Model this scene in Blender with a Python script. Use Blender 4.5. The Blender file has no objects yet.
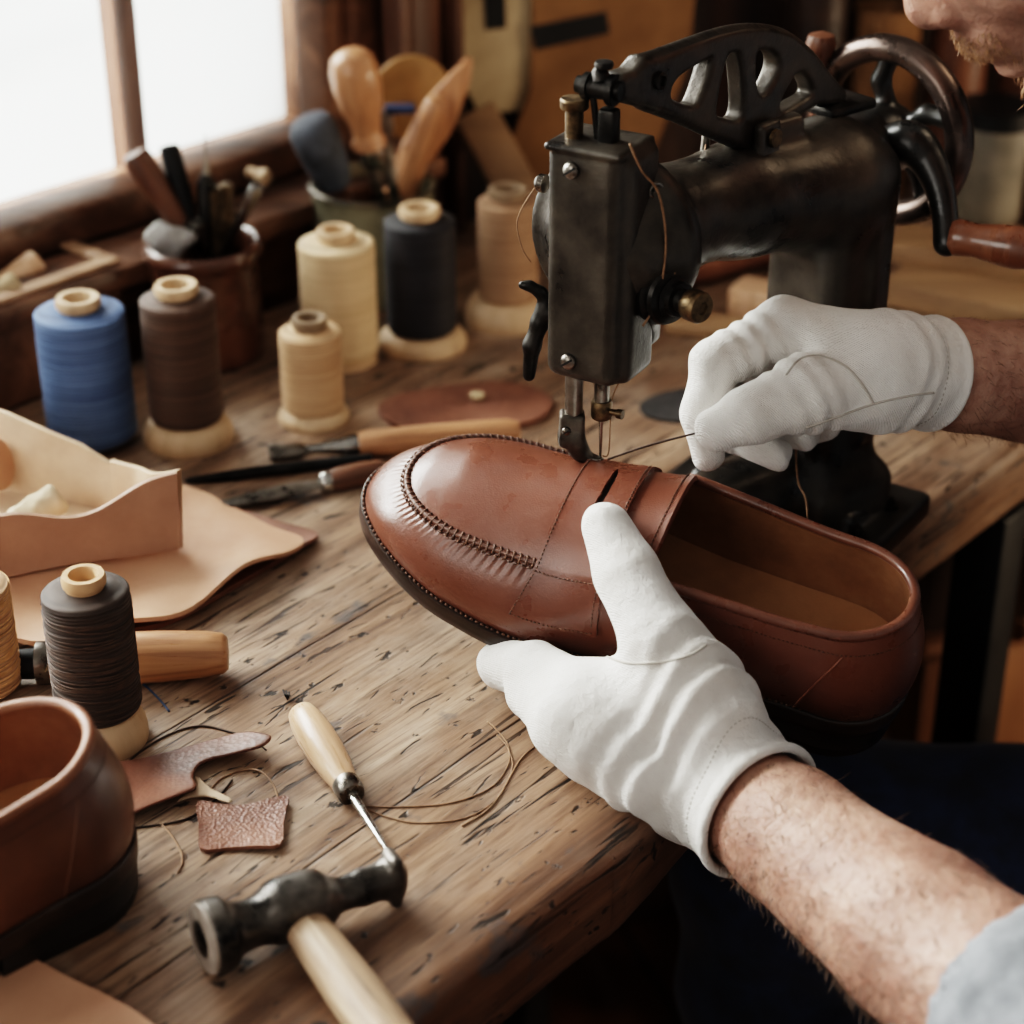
import bpy, bmesh, math, random
import numpy as np
from mathutils import Vector, Matrix
random.seed(7); np.random.seed(7)
SC = bpy.context.scene
COL = SC.collection
# ------------------------------------------------------------------ camera geometry (bench top is z = 0)
F = 2000.0; PITCH = math.radians(29); CAMH = 0.56
CAM = np.array([0, 0, CAMH])
FW = np.array([0, math.cos(PITCH), -math.sin(PITCH)])
UP = np.array([0, math.sin(PITCH), math.cos(PITCH)])
RT = np.array([1.0, 0, 0])
FLOOR = -0.76
def ray(x, y): return FW + RT * (x - 512) / F + UP * (512 - y) / F
def P(x, y, d): return CAM + d * ray(x, y)
def G(x, y, z=0.0):
    r = ray(x, y); return CAM + r * (z - CAMH) / r[2]
def hit(x, y, pt, n):
    r = ray(x, y); n = np.array(n, float); return CAM + r * (np.dot(np.array(pt) - CAM, n) / np.dot(r, n))
def Zat(Y, py):
    v = (512 - py) / F; c, s = math.cos(PITCH), math.sin(PITCH)
    return CAMH + Y * (v * c - s) / (c + v * s)
def A(*v): return np.array(v, float)
def nrm(v):
    v = np.array(v, float); return v / (np.linalg.norm(v) + 1e-12)
def depth(p): return float(np.dot(np.array(p) - CAM, FW))

cd = bpy.data.cameras.new('camera'); cam = bpy.data.objects.new('camera', cd); COL.objects.link(cam)
cam.location = CAM; cam.rotation_euler = (math.pi / 2 - PITCH, 0, 0)
cd.sensor_width = 36; cd.lens = 36 * F / 1024; cd.clip_start = 0.02
cd.dof.use_dof = True; cd.dof.focus_distance = 0.955; cd.dof.aperture_fstop = 5.2
SC.camera = cam

# ------------------------------------------------------------------ materials
def lin(c):
    return tuple((x / 255 / 12.92) if x / 255 <= 0.04045 else ((x / 255 + 0.055) / 1.055) ** 2.4 for x in c) + (1,)
class NT:
    def __init__(s, name):
        s.m = bpy.data.materials.new(name); s.m.use_nodes = True; s.t = s.m.node_tree; s.t.nodes.clear()
        s.out = s.n('ShaderNodeOutputMaterial'); s.b = s.n('ShaderNodeBsdfPrincipled')
        s.l(s.b.outputs[0], s.out.inputs[0])
    def n(s, k, **kw):
        o = s.t.nodes.new(k)
        for a, v in kw.items(): setattr(o, a, v)
        return o
    def l(s, a, b): s.t.links.new(a, b)
    def coord(s, scale=(1, 1, 1), rot=(0, 0, 0), kind='Object'):
        tc = s.n('ShaderNodeTexCoord'); mp = s.n('ShaderNodeMapping')
        mp.inputs['Scale'].default_value = scale; mp.inputs['Rotation'].default_value = rot
        s.l(tc.outputs[kind], mp.inputs[0]); return mp.outputs[0]
    def noise(s, vec, scale, detail=4, rough=.55, dist=0):
        o = s.n('ShaderNodeTexNoise'); o.inputs['Scale'].default_value = scale; o.inputs['Detail'].default_value = detail
        o.inputs['Roughness'].default_value = rough; o.inputs['Distortion'].default_value = dist
        s.l(vec, o.inputs['Vector']); return o.outputs[0]
    def ramp(s, fac, stops):
        o = s.n('ShaderNodeValToRGB'); e = o.color_ramp.elements
        while len(e) < len(stops): e.new(0.5)
        for i, (p, c) in enumerate(stops):
            e[i].position = p; e[i].color = c if len(c) == 4 and max(c) <= 1.0001 and isinstance(c[0], float) else lin(c)
        s.l(fac, o.inputs[0]); return o.outputs[0]
    def mix(s, fac, a, b, mode='MIX'):
        o = s.n('ShaderNodeMix', data_type='RGBA', blend_type=mode)
        if isinstance(fac, (int, float)): o.inputs[0].default_value = fac
        else: s.l(fac, o.inputs[0])
        for v, i in ((a, 6), (b, 7)):
            if isinstance(v, tuple): o.inputs[i].default_value = v if len(v) == 4 else lin(v)
            else: s.l(v, o.inputs[i])
        return o.outputs[2]
    def math(s, op, a, b=None, c=None):
        o = s.n('ShaderNodeMath', operation=op)
        for i, v in enumerate((a, b, c)):
            if v is None: continue
            if isinstance(v, (int, float)): o.inputs[i].default_value = v
            else: s.l(v, o.inputs[i])
        return o.outputs[0]
    def sat(s, c, k):
        o = s.n('ShaderNodeHueSaturation'); o.inputs['Saturation'].default_value = k; s.l(c, o.inputs['Color']); return o.outputs[0]
    def mapr(s, v, a, b, c, d):
        o = s.n('ShaderNodeMapRange'); s.l(v, o.inputs[0])
        for i, x in enumerate((a, b, c, d)): o.inputs[i + 1].default_value = x
        return o.outputs[0]
    def bump(s, h, strength, dist=.001, prev=None):
        o = s.n('ShaderNodeBump'); o.inputs['Strength'].default_value = strength; o.inputs['Distance'].default_value = dist
        s.l(h, o.inputs['Height'])
        if prev is not None: s.l(prev, o.inputs['Normal'])
        return o.outputs[0]
    def set(s, **kw):
        N = dict(color='Base Color', rough='Roughness', metal='Metallic', normal='Normal', coat='Coat Weight', coatr='Coat Roughness',
                 sheen='Sheen Weight', sheenr='Sheen Roughness', spec='Specular IOR Level', sss='Subsurface Weight', emit='Emission Color', emits='Emission Strength')
        for k, v in kw.items():
            i = s.b.inputs[N[k]]
            if isinstance(v, (int, float)): i.default_value = v
            elif isinstance(v, tuple): i.default_value = v if len(v) == 4 else lin(v)
            else: s.l(v, i)
        return s
def mat(name, c1, c2=None, scale=30, stretch=(1, 1, 1), rough=.5, rvar=.12, metal=0, bump=.2, bscale=300, bdist=.0006, lo=.35, hi=.68, bstretch=None, **kw):
    t = NT(name)
    v = t.coord(stretch)
    f = t.noise(v, scale, 6, .6)
    if c2 is not None: t.set(color=t.ramp(f, [(lo, c1), (hi, c2)]))
    else: t.set(color=c1)
    t.set(rough=t.mapr(f, .3, .7, max(0.02, rough - rvar), min(1, rough + rvar)), metal=metal)
    if bump:
        bv = t.coord(bstretch or stretch); t.set(normal=t.bump(t.noise(bv, bscale, 3, .6), bump, bdist))
    t.set(**kw)
    return t.m
def wood(name, dark, mid, light, axis=0, freq=60, rough=.45, bump=.25, coat=0.0):
    t = NT(name); st = [1, 1, 1]; st[axis] = .07
    v = t.coord(tuple(st)); g = t.noise(v, freq, 8, .62, .6); g2 = t.noise(t.coord(tuple(st)), freq * 4, 4, .6)
    big = t.noise(t.coord((1, 1, 1)), 14, 3)
    c = t.ramp(g, [(.3, dark), (.5, mid), (.72, light)])
    c = t.mix(t.mapr(big, .35, .7, 0, .45), c, t.mix(.5, c, dark))
    c = t.sat(c, .9)
    t.set(color=c, rough=t.mapr(g2, .3, .7, rough - .1, rough + .14), coat=coat)
    t.set(normal=t.bump(g2, bump, .0006))
    return t.m
def leather(name, c1, c2, c3=None, rough=.4, grain=420, gb=.25, coat=.0, scale=18, spec=.5, blot=.3, sat=.92):
    t = NT(name); v = t.coord()
    f = t.noise(v, scale, 6, .6); f2 = t.noise(v, scale * 9, 3, .5)
    c = t.ramp(f, [(.3 if blot > .2 else .02, c1), (.55, c2), (.75, c3 or c2)])
    c = t.mix(t.mapr(f2, .5, .8, 0, blot), c, t.mix(.6, c, c1))
    vo = t.n('ShaderNodeTexVoronoi'); vo.inputs['Scale'].default_value = grain; t.l(v, vo.inputs['Vector'])
    nb = t.bump(vo.outputs['Distance'], gb, .0004)
    nb = t.bump(t.noise(v, 60, 4), .18, .0015, nb)
    c = t.sat(c, sat)
    t.set(color=c, rough=t.mapr(f2, .3, .7, rough - .08, rough + .1), normal=nb, coat=coat, coatr=.25, spec=spec)
    return t.m
def thread_mat(name, c1, c2, freq=900):
    t = NT(name)
    rings = t.noise(t.coord((6, 6, 160)), 1.0, 5, .65)
    ww = t.n('ShaderNodeTexWave', bands_direction='Z'); ww.inputs['Scale'].default_value = freq / 6.283 * 1.0
    ww.inputs['Distortion'].default_value = 1.2; ww.inputs['Detail'].default_value = 1; ww.inputs['Detail Scale'].default_value = .5
    t.l(t.coord(rot=(.05, .03, 0)), ww.inputs['Vector'])
    c = t.ramp(rings, [(.3, c1), (.7, c2)])
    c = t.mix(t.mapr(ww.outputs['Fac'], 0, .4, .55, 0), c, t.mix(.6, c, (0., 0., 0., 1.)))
    nb = t.bump(rings, .5, .0016); nb = t.bump(ww.outputs['Fac'], .6, .0006, nb)
    c = t.sat(c, .92)
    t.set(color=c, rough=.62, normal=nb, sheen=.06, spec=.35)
    return t.m
def knit(name, c, dirt):
    t = NT(name); v = t.coord()
    f = t.noise(v, 30, 5, .6); fz = t.noise(v, 900, 3, .7); soft = t.noise(v, 160, 3, .6)
    w = t.n('ShaderNodeTexWave', bands_direction='DIAGONAL'); w.inputs['Scale'].default_value = 420; w.inputs['Distortion'].default_value = 2.5
    w.inputs['Detail'].default_value = 2; t.l(v, w.inputs['Vector'])
    col = t.mix(t.mapr(f, .45, .75, 0, .5), c, dirt)
    nb = t.bump(t.noise(v, 75, 4, .6), .30, .004); nb = t.bump(soft, .55, .0022, nb); nb = t.bump(fz, .6, .0010, nb); nb = t.bump(w.outputs['Fac'], .45, .0006, nb)
    t.set(color=col, rough=.9, sheen=.35, sheenr=.5, normal=nb, spec=.2, sss=0.0)
    return t.m

# ------------------------------------------------------------------ objects
ROT = {}
def turn(root, R):
    """give a thing its own local axes (z along a tool) so grain follows it"""
    ROT[root.name] = np.asarray(R); root.rotation_euler = Matrix(np.asarray(R).tolist()).to_euler()
def mesh_obj(name, verts, faces, m=None, parent=None, origin=None, sharp=40, smooth=True):
    me = bpy.data.meshes.new(name)
    V = np.asarray(verts, float)
    if parent is not None and parent.get('_w'):
        V = V - np.array(parent['_w'])
        if parent.name in ROT: V = V @ ROT[parent.name]
    me.from_pydata(V.tolist(), [], [tuple(int(i) for i in f) for f in faces])
    me.polygons.foreach_set('use_smooth', [smooth] * len(me.polygons))
    if smooth and sharp: me.set_sharp_from_angle(angle=math.radians(sharp))
    me.validate(); me.update()
    o = bpy.data.objects.new(name, me); COL.objects.link(o)
    if m: me.materials.append(m)
    if parent is not None:
        o.parent = parent
        if parent.get('_w'): o['_w'] = list(parent['_w'])
        if parent.name in ROT: ROT[o.name] = ROT[parent.name]
    return o
def tag(o, label=None, cat=None, group=None, kind=None):
    if label: o['label'] = label
    if cat: o['category'] = cat
    if group: o['group'] = group
    if kind: o['kind'] = kind
    return o
def thing(name, loc, label=None, cat=None, group=None, kind=None):
    o = bpy.data.objects.new(name, None); COL.objects.link(o); o.location = tuple(map(float, loc)); o.empty_display_size = .02
    o['_w'] = [float(x) for x in loc]
    return tag(o, label, cat, group, kind)

def frame(d, up=(0, 0, 1)):
    z = nrm(d); u = np.array(up, float)
    if abs(np.dot(z, u)) > .98: u = np.array([1., 0, 0])
    x = nrm(np.cross(u, z)); y = np.cross(z, x)
    return np.stack([x, y, z], 1)
def cr(pts, n=8, closed=False):
    p = np.asarray(pts, float); m = len(p); out = []
    for i in range(m if closed else m - 1):
        if closed: a, b, c, d = p[(i - 1) % m], p[i], p[(i + 1) % m], p[(i + 2) % m]
        else: a, b, c, d = p[max(i - 1, 0)], p[i], p[i + 1], p[min(i + 2, m - 1)]
        for k in range(n):
            t = k / n
            out.append(.5 * ((2 * b) + (-a + c) * t + (2 * a - 5 * b + 4 * c - d) * t * t + (-a + 3 * b - 3 * c + d) * t ** 3))
    if not closed: out.append(p[-1])
    return np.array(out)
class MB:
    def __init__(s): s.v = []; s.f = []
    def add(s, V, Fc):
        b = len(s.v); s.v += [tuple(map(float, x)) for x in V]; s.f += [tuple(int(i) + b for i in f) for f in Fc]; return s
    def lathe(s, prof, base=(0, 0, 0), axis=(0, 0, 1), n=40, sy=1.0, wob=None, cap=True):
        R = frame(axis); base = np.array(base, float); V = []; Fc = []
        for r, h in prof:
            for k in range(n):
                a = 2 * math.pi * k / n; rr = max(r, 1e-5)
                if wob: rr *= wob(a, h)
                V.append(base + R @ np.array([rr * math.cos(a), rr * sy * math.sin(a), h]))
        m = len(prof)
        for i in range(m - 1):
            for k in range(n):
                k2 = (k + 1) % n; Fc.append((i * n + k, i * n + k2, (i + 1) * n + k2, (i + 1) * n + k))
        if cap: Fc.append(tuple(range(n))[::-1]); Fc.append(tuple((m - 1) * n + k for k in range(n)))
        return s.add(V, Fc)
    def tube(s, pts, r, n=8, closed=False, sy=1.0, up=(0, 0, 1), cap=True):
        p = np.asarray(pts, float); m = len(p); r = np.broadcast_to(np.asarray(r, float), (m,))
        T = np.gradient(p, axis=0) if not closed else np.roll(p, -1, 0) - np.roll(p, 1, 0)
        R = frame(T[0], up); x = R[:, 0]; V = []; Fc = []
        for i in range(m):
            t = nrm(T[i]); x = nrm(x - t * np.dot(x, t)); y = np.cross(t, x)
            for k in range(n):
                a = 2 * math.pi * k / n; V.append(p[i] + r[i] * (math.cos(a) * x + sy * math.sin(a) * y))
        for i in range(m if closed else m - 1):
            j = (i + 1) % m
            for k in range(n):
                k2 = (k + 1) % n; Fc.append((i * n + k, i * n + k2, j * n + k2, j * n + k))
        if not closed and cap: Fc.append(tuple(range(n))[::-1]); Fc.append(tuple((m - 1) * n + k for k in range(n)))
        return s.add(V, Fc)
    def box(s, c, half, R=None, bev=.002, seg=2):
        bm = bmesh.new(); bmesh.ops.create_cube(bm, size=2)
        for v in bm.verts: v.co = Vector((v.co.x * half[0], v.co.y * half[1], v.co.z * half[2]))
        if bev: bmesh.ops.bevel(bm, geom=bm.edges[:], offset=min(bev, min(half) * .9), segments=seg, profile=.5, affect='EDGES')
        R = np.eye(3) if R is None else np.asarray(R); c = np.array(c, float)
        bm.verts.index_update()
        V = [c + R @ np.array(v.co) for v in bm.verts]; Fc = [[v.index for v in f.verts] for f in bm.faces]
        bm.free(); return s.add(V, Fc)
    def prism(s, poly, z0, z1, bev=0, seg=2, M=None):
        bm = bmesh.new(); vs = [bm.verts.new((p[0], p[1], z0)) for p in poly]; f = bm.faces.new(vs)
        if f.normal.z > 0 or sum(poly[i][0] * poly[(i + 1) % len(poly)][1] - poly[(i + 1) % len(poly)][0] * poly[i][1] for i in range(len(poly))) > 0: f.normal_flip()
        r = bmesh.ops.extrude_face_region(bm, geom=[f])
        for v in r['geom']:
            if isinstance(v, bmesh.types.BMVert): v.co.z = z1
        bmesh.ops.recalc_face_normals(bm, faces=bm.faces[:])
        if bev: bmesh.ops.bevel(bm, geom=[e for e in bm.edges], offset=bev, segments=seg, profile=.5, affect='EDGES')
        bm.verts.index_update()
        V = [np.array(v.co) for v in bm.verts]
        if M is not None: V = [M(v) for v in V]
        Fc = [[v.index for v in f.verts] for f in bm.faces]; bm.free(); return s.add(V, Fc)
    def grid(s, X, closed_u=False, closed_v=False, flip=False):
        X = np.asarray(X); a, b = X.shape[:2]; Fc = []
        for i in range(a if closed_u else a - 1):
            for j in range(b if closed_v else b - 1):
                q = (i * b + j, ((i + 1) % a) * b + j, ((i + 1) % a) * b + (j + 1) % b, i * b + (j + 1) % b)
                Fc.append(q[::-1] if flip else q)
        return s.add(X.reshape(-1, 3), Fc)
    def sheet(s, outline, thick, zf=None, rings=10, n=6):
        """flat star-shaped piece; outline world points (on its top); zf(x, y, s) adds height"""
        o = cr(outline, n, True) if n > 1 else np.asarray(outline, float)
        c = o.mean(0); V = []; m = len(o)
        S = [0.0] + [((k + 1) / rings) ** .8 for k in range(rings)]
        for lay in (0, 1):
            for sv in S[1:]:
                for p in o:
                    q = c + (p - c) * sv
                    if zf: q = q + np.array([0, 0, zf(q[0], q[1], sv)])
                    V.append(q - np.array([0, 0, thick * lay]))
        k = rings; off = k * m; Fc = []
        q = c + (np.array([0, 0, zf(c[0], c[1], 0)]) if zf else 0); V += [q, q - np.array([0, 0, thick])]
        top, bot = len(V) - 2, len(V) - 1
        for i in range(m):
            j = (i + 1) % m
            Fc.append((top, i, j)); Fc.append((bot, off + j, off + i))
            for r in range(k - 1):
                Fc.append((r * m + i, (r + 1) * m + i, (r + 1) * m + j, r * m + j))
                Fc.append((off + r * m + j, off + (r + 1) * m + j, off + (r + 1) * m + i, off + r * m + i))
            Fc.append(((k - 1) * m + i, off + (k - 1) * m + i, off + (k - 1) * m + j, (k - 1) * m + j))
        return s.add(V, Fc)
    def build(s, name, m=None, parent=None, sharp=40, smooth=True, fixn=False):
        o = mesh_obj(name, s.v, s.f, m, parent, sharp=sharp, smooth=smooth)
        if fixn:
            bm = bmesh.new(); bm.from_mesh(o.data); bmesh.ops.recalc_face_normals(bm, faces=bm.faces[:]); bm.to_mesh(o.data); bm.free()
        return o
def build_root(mb, name, m, label, cat, group=None, sharp=40, fixn=False):
    """one-mesh thing with its origin at its base centre"""
    V = np.array(mb.v); c = V.mean(0); c[2] = V[:, 2].min()
    o = mesh_obj(name, V - c, mb.f, m, None, sharp=sharp); o.location = tuple(map(float, c)); o['_w'] = [float(x) for x in c]
    if fixn:
        bm = bmesh.new(); bm.from_mesh(o.data); bmesh.ops.recalc_face_normals(bm, faces=bm.faces[:]); bm.to_mesh(o.data); bm.free()
    return tag(o, label, cat, group)
def adopt(mb, m, name, parent, **k): return mb.build(name, m, parent, **k)

# ------------------------------------------------------------------ implicit surfaces (for castings, hands and bodies)
def rc(a, b, ra, rb):
    a = np.array(a, float); b = np.array(b, float); ab = b - a; L = float(ab @ ab) + 1e-12
    def f(p):
        t = np.clip(((p - a) @ ab) / L, 0, 1); return np.linalg.norm(p - a - t[:, None] * ab, axis=1) - (ra + (rb - ra) * t)
    return f
def ell(c, r, R=None):
    c = np.array(c, float); r = np.array(r, float); R = np.eye(3) if R is None else np.asarray(R)
    def f(p):
        q = (p - c) @ R; k0 = np.linalg.norm(q / r, axis=1); k1 = np.linalg.norm(q / (r * r), axis=1) + 1e-9
        return k0 * (k0 - 1) / k1
    return f
def bx(c, half, R=None, r=.003):
    c = np.array(c, float); h = np.array(half, float) - r; R = np.eye(3) if R is None else np.asarray(R)
    def f(p):
        q = np.abs((p - c) @ R) - h; return np.linalg.norm(np.maximum(q, 0), axis=1) + np.minimum(q.max(1), 0) - r
    return f
def cyl(a, b, r0, r1=None, e=.002):
    a = np.array(a, float); b = np.array(b, float); L = np.linalg.norm(b - a); d = (b - a) / L; r1 = r0 if r1 is None else r1
    def f(p):
        h = (p - a) @ d; rad = np.linalg.norm(p - a - h[:, None] * d, axis=1)
        R = r0 + (r1 - r0) * np.clip(h / L, 0, 1)
        x = rad - R + e; y = np.abs(h - L / 2) - L / 2 + e
        return np.sqrt(np.maximum(x, 0) ** 2 + np.maximum(y, 0) ** 2) + np.minimum(np.maximum(x, y), 0) - e
    return f
def tor(c, ax, R, r, sq=1.0):
    c = np.array(c, float); ax = nrm(ax)
    def f(p):
        h = (p - c) @ ax; rad = np.linalg.norm(p - c - h[:, None] * ax, axis=1); return np.sqrt((rad - R) ** 2 + (h * sq) ** 2) - r
    return f
def poly2(pts, inv=False):
    v = np.array(pts, float)
    def f(q):
        d = np.full(len(q), 1e9); s = np.ones(len(q)); n = len(v)
        for i in range(n):
            a, b = v[i], v[i - 1]; e = b - a; w = q - a
            t = np.clip((w @ e) / (e @ e + 1e-15), 0, 1); d = np.minimum(d, ((w - t[:, None] * e) ** 2).sum(1))
            c1 = q[:, 1] >= a[1]; c2 = q[:, 1] < b[1]; c3 = e[0] * w[:, 1] > e[1] * w[:, 0]
            fl = (c1 & c2 & c3) | (~c1 & ~c2 & ~c3); s = np.where(fl, -s, s)
        return s * np.sqrt(d)
    return f
def extr(polys, holes, o, ex, ey, ez, th, e=.0015):
    o = np.array(o, float); E2 = np.stack([ex, ey], 1); ez = np.array(ez)
    pf = [poly2(x) for x in polys]; hf = [poly2(x) for x in holes]
    def f(p):
        q = (p - o) @ E2; z = np.abs((p - o) @ ez) - th / 2 + e
        d = np.min([g(q) for g in pf], 0)
        for g in hf: d = np.maximum(d, -g(q))
        d = d + e
        return np.sqrt(np.maximum(d, 0) ** 2 + np.maximum(z, 0) ** 2) + np.minimum(np.maximum(d, z), 0) - e
    return f
class SDF:
    def __init__(s): s.p = []
    def u(s, f, k=.003): s.p.append((f, k, 0)); return s
    def sub(s, f, k=.001): s.p.append((f, k, 1)); return s
    def chain(s, pts, r, k=.003, kin=None):
        for i in range(len(pts) - 1): s.u(rc(pts[i], pts[i + 1], r[i], r[i + 1]), k if i == 0 or kin is None else kin)
        return s
    def ev(s, p, prims=None):
        d = None
        for f, k, op in (prims or s.p):
            x = f(p)
            if d is None: d = x; continue
            if op == 0:
                h = np.maximum(k - np.abs(d - x), 0) / k; d = np.minimum(d, x) - h * h * k * .25
            else:
                h = np.maximum(k - np.abs(d + x), 0) / k; d = np.maximum(d, -x) + h * h * k * .25
        return d
    def mesh(s, lo, hi, h, disp=None, amp=0.0, smooth=1):
        lo = np.array(lo, float); n = np.ceil((np.array(hi, float) - lo) / h).astype(int) + 1; B = 20
        Fd = np.ones(tuple(n), np.float32); half = B * h * .87
        for i in range(0, n[0], B):
            for j in range(0, n[1], B):
                for k in range(0, n[2], B):
                    e = np.minimum([i + B, j + B, k + B], n); c = (lo + (np.array([i, j, k]) + B / 2) * h)[None]
                    vals = [f(c)[0] for f, _, _ in s.p]; d = s.ev(c)[0]
                    if abs(d) > half * 1.5 + amp + .004:
                        if d < 0: Fd[i:e[0], j:e[1], k:e[2]] = -1
                        continue
                    dm = min([v for v, (f, kk, op) in zip(vals, s.p) if op == 0])
                    pr = [q for v, q in zip(vals, s.p) if (q[2] == 0 and v < dm + 2 * half + 2 * q[1] + .004) or (q[2] == 1 and v < 2 * half + .01)]
                    if pr and pr[0][2] == 1: pr = s.p
                    gx, gy, gz = np.meshgrid(*[lo[a] + np.arange([i, j, k][a], e[a]) * h for a in range(3)], indexing='ij')
                    p = np.stack([gx.ravel(), gy.ravel(), gz.ravel()], 1); v = s.ev(p, pr)
                    if disp is not None: v = v + disp(p)
                    Fd[i:e[0], j:e[1], k:e[2]] = v.reshape(gx.shape)
        S = Fd < 0
        c = np.zeros(tuple(n - 1), np.int8)
        for a in (0, 1):
            for b in (0, 1):
                for g in (0, 1): c += S[a:n[0] - 1 + a, b:n[1] - 1 + b, g:n[2] - 1 + g]
        act = (c > 0) & (c < 8); idx = np.full(act.shape, -1, np.int64); ijk = np.argwhere(act); idx[act] = np.arange(len(ijk))
        acc = np.zeros((len(ijk), 3)); cnt = np.zeros(len(ijk)); O = [(a, b, g) for a in (0, 1) for b in (0, 1) for g in (0, 1)]
        val = {o: Fd[ijk[:, 0] + o[0], ijk[:, 1] + o[1], ijk[:, 2] + o[2]].astype(float) for o in O}
        for a in O:
            for ax in range(3):
                if a[ax] == 0:
                    b = list(a); b[ax] = 1; b = tuple(b); m = (val[a] < 0) != (val[b] < 0)
                    t = val[a] / (val[a] - val[b] + 1e-20); q = np.tile(np.array(a, float), (len(ijk), 1)); q[:, ax] = t
                    acc[m] += q[m]; cnt[m] += 1
        V = lo + (ijk + acc / np.maximum(cnt, 1)[:, None]) * h
        Q = []
        for ax in range(3):
            b, g = (ax + 1) % 3, (ax + 2) % 3
            s0 = np.take(S, range(n[ax] - 1), ax); s1 = np.take(S, range(1, n[ax]), ax)
            e = np.argwhere(s0 != s1); ok = (e[:, b] > 0) & (e[:, g] > 0) & (e[:, b] < n[b] - 1) & (e[:, g] < n[g] - 1); e = e[ok]
            def at(db, dg):
                q = e.copy(); q[:, b] += db; q[:, g] += dg; return idx[q[:, 0], q[:, 1], q[:, 2]]
            quad = np.stack([at(-1, -1), at(0, -1), at(0, 0), at(-1, 0)], 1)
            ins = S[e[:, 0], e[:, 1], e[:, 2]]; quad[~ins] = quad[~ins][:, ::-1]; Q.append(quad)
        Q = np.concatenate(Q); Q = Q[(Q >= 0).all(1)]
        E = np.concatenate([Q[:, [0, 1]], Q[:, [1, 2]], Q[:, [2, 3]], Q[:, [3, 0]]]); E = np.concatenate([E, E[:, ::-1]])
        for it in range(smooth):
            w = np.bincount(E[:, 0], minlength=len(V)).astype(float)
            L = np.stack([np.bincount(E[:, 0], V[E[:, 1], a], len(V)) for a in range(3)], 1) / np.maximum(w, 1)[:, None]
            V = V + .6 * (L - V) if it % 2 == 0 else V + .35 * (L - V)
        return V, Q
def vnormals(V, Q):
    N = np.cross(V[Q[:, 2]] - V[Q[:, 0]], V[Q[:, 3]] - V[Q[:, 1]]); out = np.zeros_like(V)
    for a in range(4): np.add.at(out, Q[:, a], N)
    return out / (np.linalg.norm(out, axis=1)[:, None] + 1e-12)
def sdf_obj(name, s, lo, hi, h, m, parent=None, disp=None, amp=0, smooth=1, sharp=0):
    V, Q = s.mesh(lo, hi, h, disp, amp, smooth)
    return mesh_obj(name, V, Q, m, parent, sharp=sharp)
# ------------------------------------------------------------------ palette
M = {}
M['frame'] = wood('window_wood', (46, 28, 18), (100, 65, 43), (142, 98, 68), 0, 30, .42, .3)
M['framez'] = wood('post_wood', (44, 26, 17), (94, 59, 39), (132, 88, 60), 2, 30, .42, .3)
M['edge_wood'] = wood('worn_edge_wood', (120, 84, 58), (176, 138, 104), (214, 184, 150), 0, 30, .5, .3)
M['dark_wood'] = wood('dark_wood', (22, 14, 9), (44, 28, 18), (66, 42, 27), 0, 30, .5, .3)
M['plank'] = wood('pale_plank', (118, 86, 54), (160, 122, 82), (190, 152, 108), 0, 26, .6, .25)
M['tray'] = wood('tray_wood', (60, 38, 25), (112, 74, 50), (144, 100, 70), 0, 30, .5, .3)
M['handle'] = wood('handle_wood', (140, 88, 52), (188, 130, 82), (208, 154, 108), 2, 130, .35, .1, .15)
M['handle_pale'] = wood('pale_handle_wood', (184, 138, 98), (214, 170, 130), (228, 192, 156), 2, 150, .32, .1, .15)
M['handle_dark'] = wood('dark_handle_wood', (60, 34, 20), (100, 60, 38), (126, 80, 52), 2, 120, .35, .1, .1)
M['handle_grey'] = wood('worn_handle_wood', (84, 62, 42), (164, 132, 100), (204, 178, 146), 2, 150, .55, .6)
M['base_wood'] = wood('spool_base_wood', (168, 132, 94), (204, 170, 130), (220, 190, 152), 2, 40, .5, .15)
M['iron'] = mat('dark_iron', (30, 29, 28), (58, 55, 52), 60, rough=.38, metal=.85, bump=.35, bscale=260, bdist=.0006)
M['steel'] = mat('worn_steel', (98, 92, 86), (160, 154, 146), 60, rough=.32, metal=1, bump=.15, bscale=400)
M['bright'] = mat('bright_steel', (170, 168, 164), (206, 204, 200), 50, rough=.22, metal=1, bump=.08)
M['brass'] = mat('tarnished_brass', (70, 58, 44), (128, 106, 80), 200, rough=.42, metal=.9, bump=.3)
M['paper'] = mat('aged_paper', (158, 138, 110), (196, 176, 144), 14, rough=.9, bump=.1, spec=.2)
M['card'] = mat('brown_card', (112, 82, 56), (146, 110, 78), 12, rough=.9, bump=.1, spec=.2)
M['foot'] = mat('worn_foot_steel', (52, 48, 44), (104, 97, 90), 80, rough=.36, metal=.8, bump=.2)
M['black'] = mat('black_iron', (10, 10, 11), (26, 26, 27), 30, rough=.55, metal=.3, bump=.2)
M['hide'] = leather('tan_hide', (180, 130, 100), (204, 156, 124), (218, 174, 144), .55, 700, .1, scale=9, spec=.35, sat=.92)
M['shaded_tray_hide'] = leather('shaded_tray_hide', (146, 106, 86), (172, 132, 109), (188, 148, 123), .5, 700, .12, scale=12, spec=.35)  # grain side, darkened so the front wall's shade is in the colour
M['hide_in'] = leather('flesh_side', (196, 158, 120), (222, 188, 150), (232, 204, 170), .75, 500, .2, scale=20, spec=.2, sat=.78)
M['offcut'] = leather('brown_offcut', (88, 50, 36), (124, 78, 58), (148, 98, 76), .42, 420, .4)
M['pebbled'] = leather('pebbled_leather', (94, 54, 40), (130, 84, 64), (152, 104, 82), .38, 620, 1.0)
M['darkhide'] = leather('dark_offcut', (30, 30, 32), (58, 56, 56), (76, 72, 70), .6, 400, .3)
M['string'] = mat('tan_string', (112, 84, 62), (150, 116, 88), 300, rough=.7, bump=0)
M['darkstring'] = mat('dark_string', (44, 30, 22), (70, 48, 34), 300, rough=.7, bump=0)
M['bluestring'] = mat('blue_string', (58, 78, 112), (88, 112, 150), 300, rough=.7, bump=0)

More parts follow.
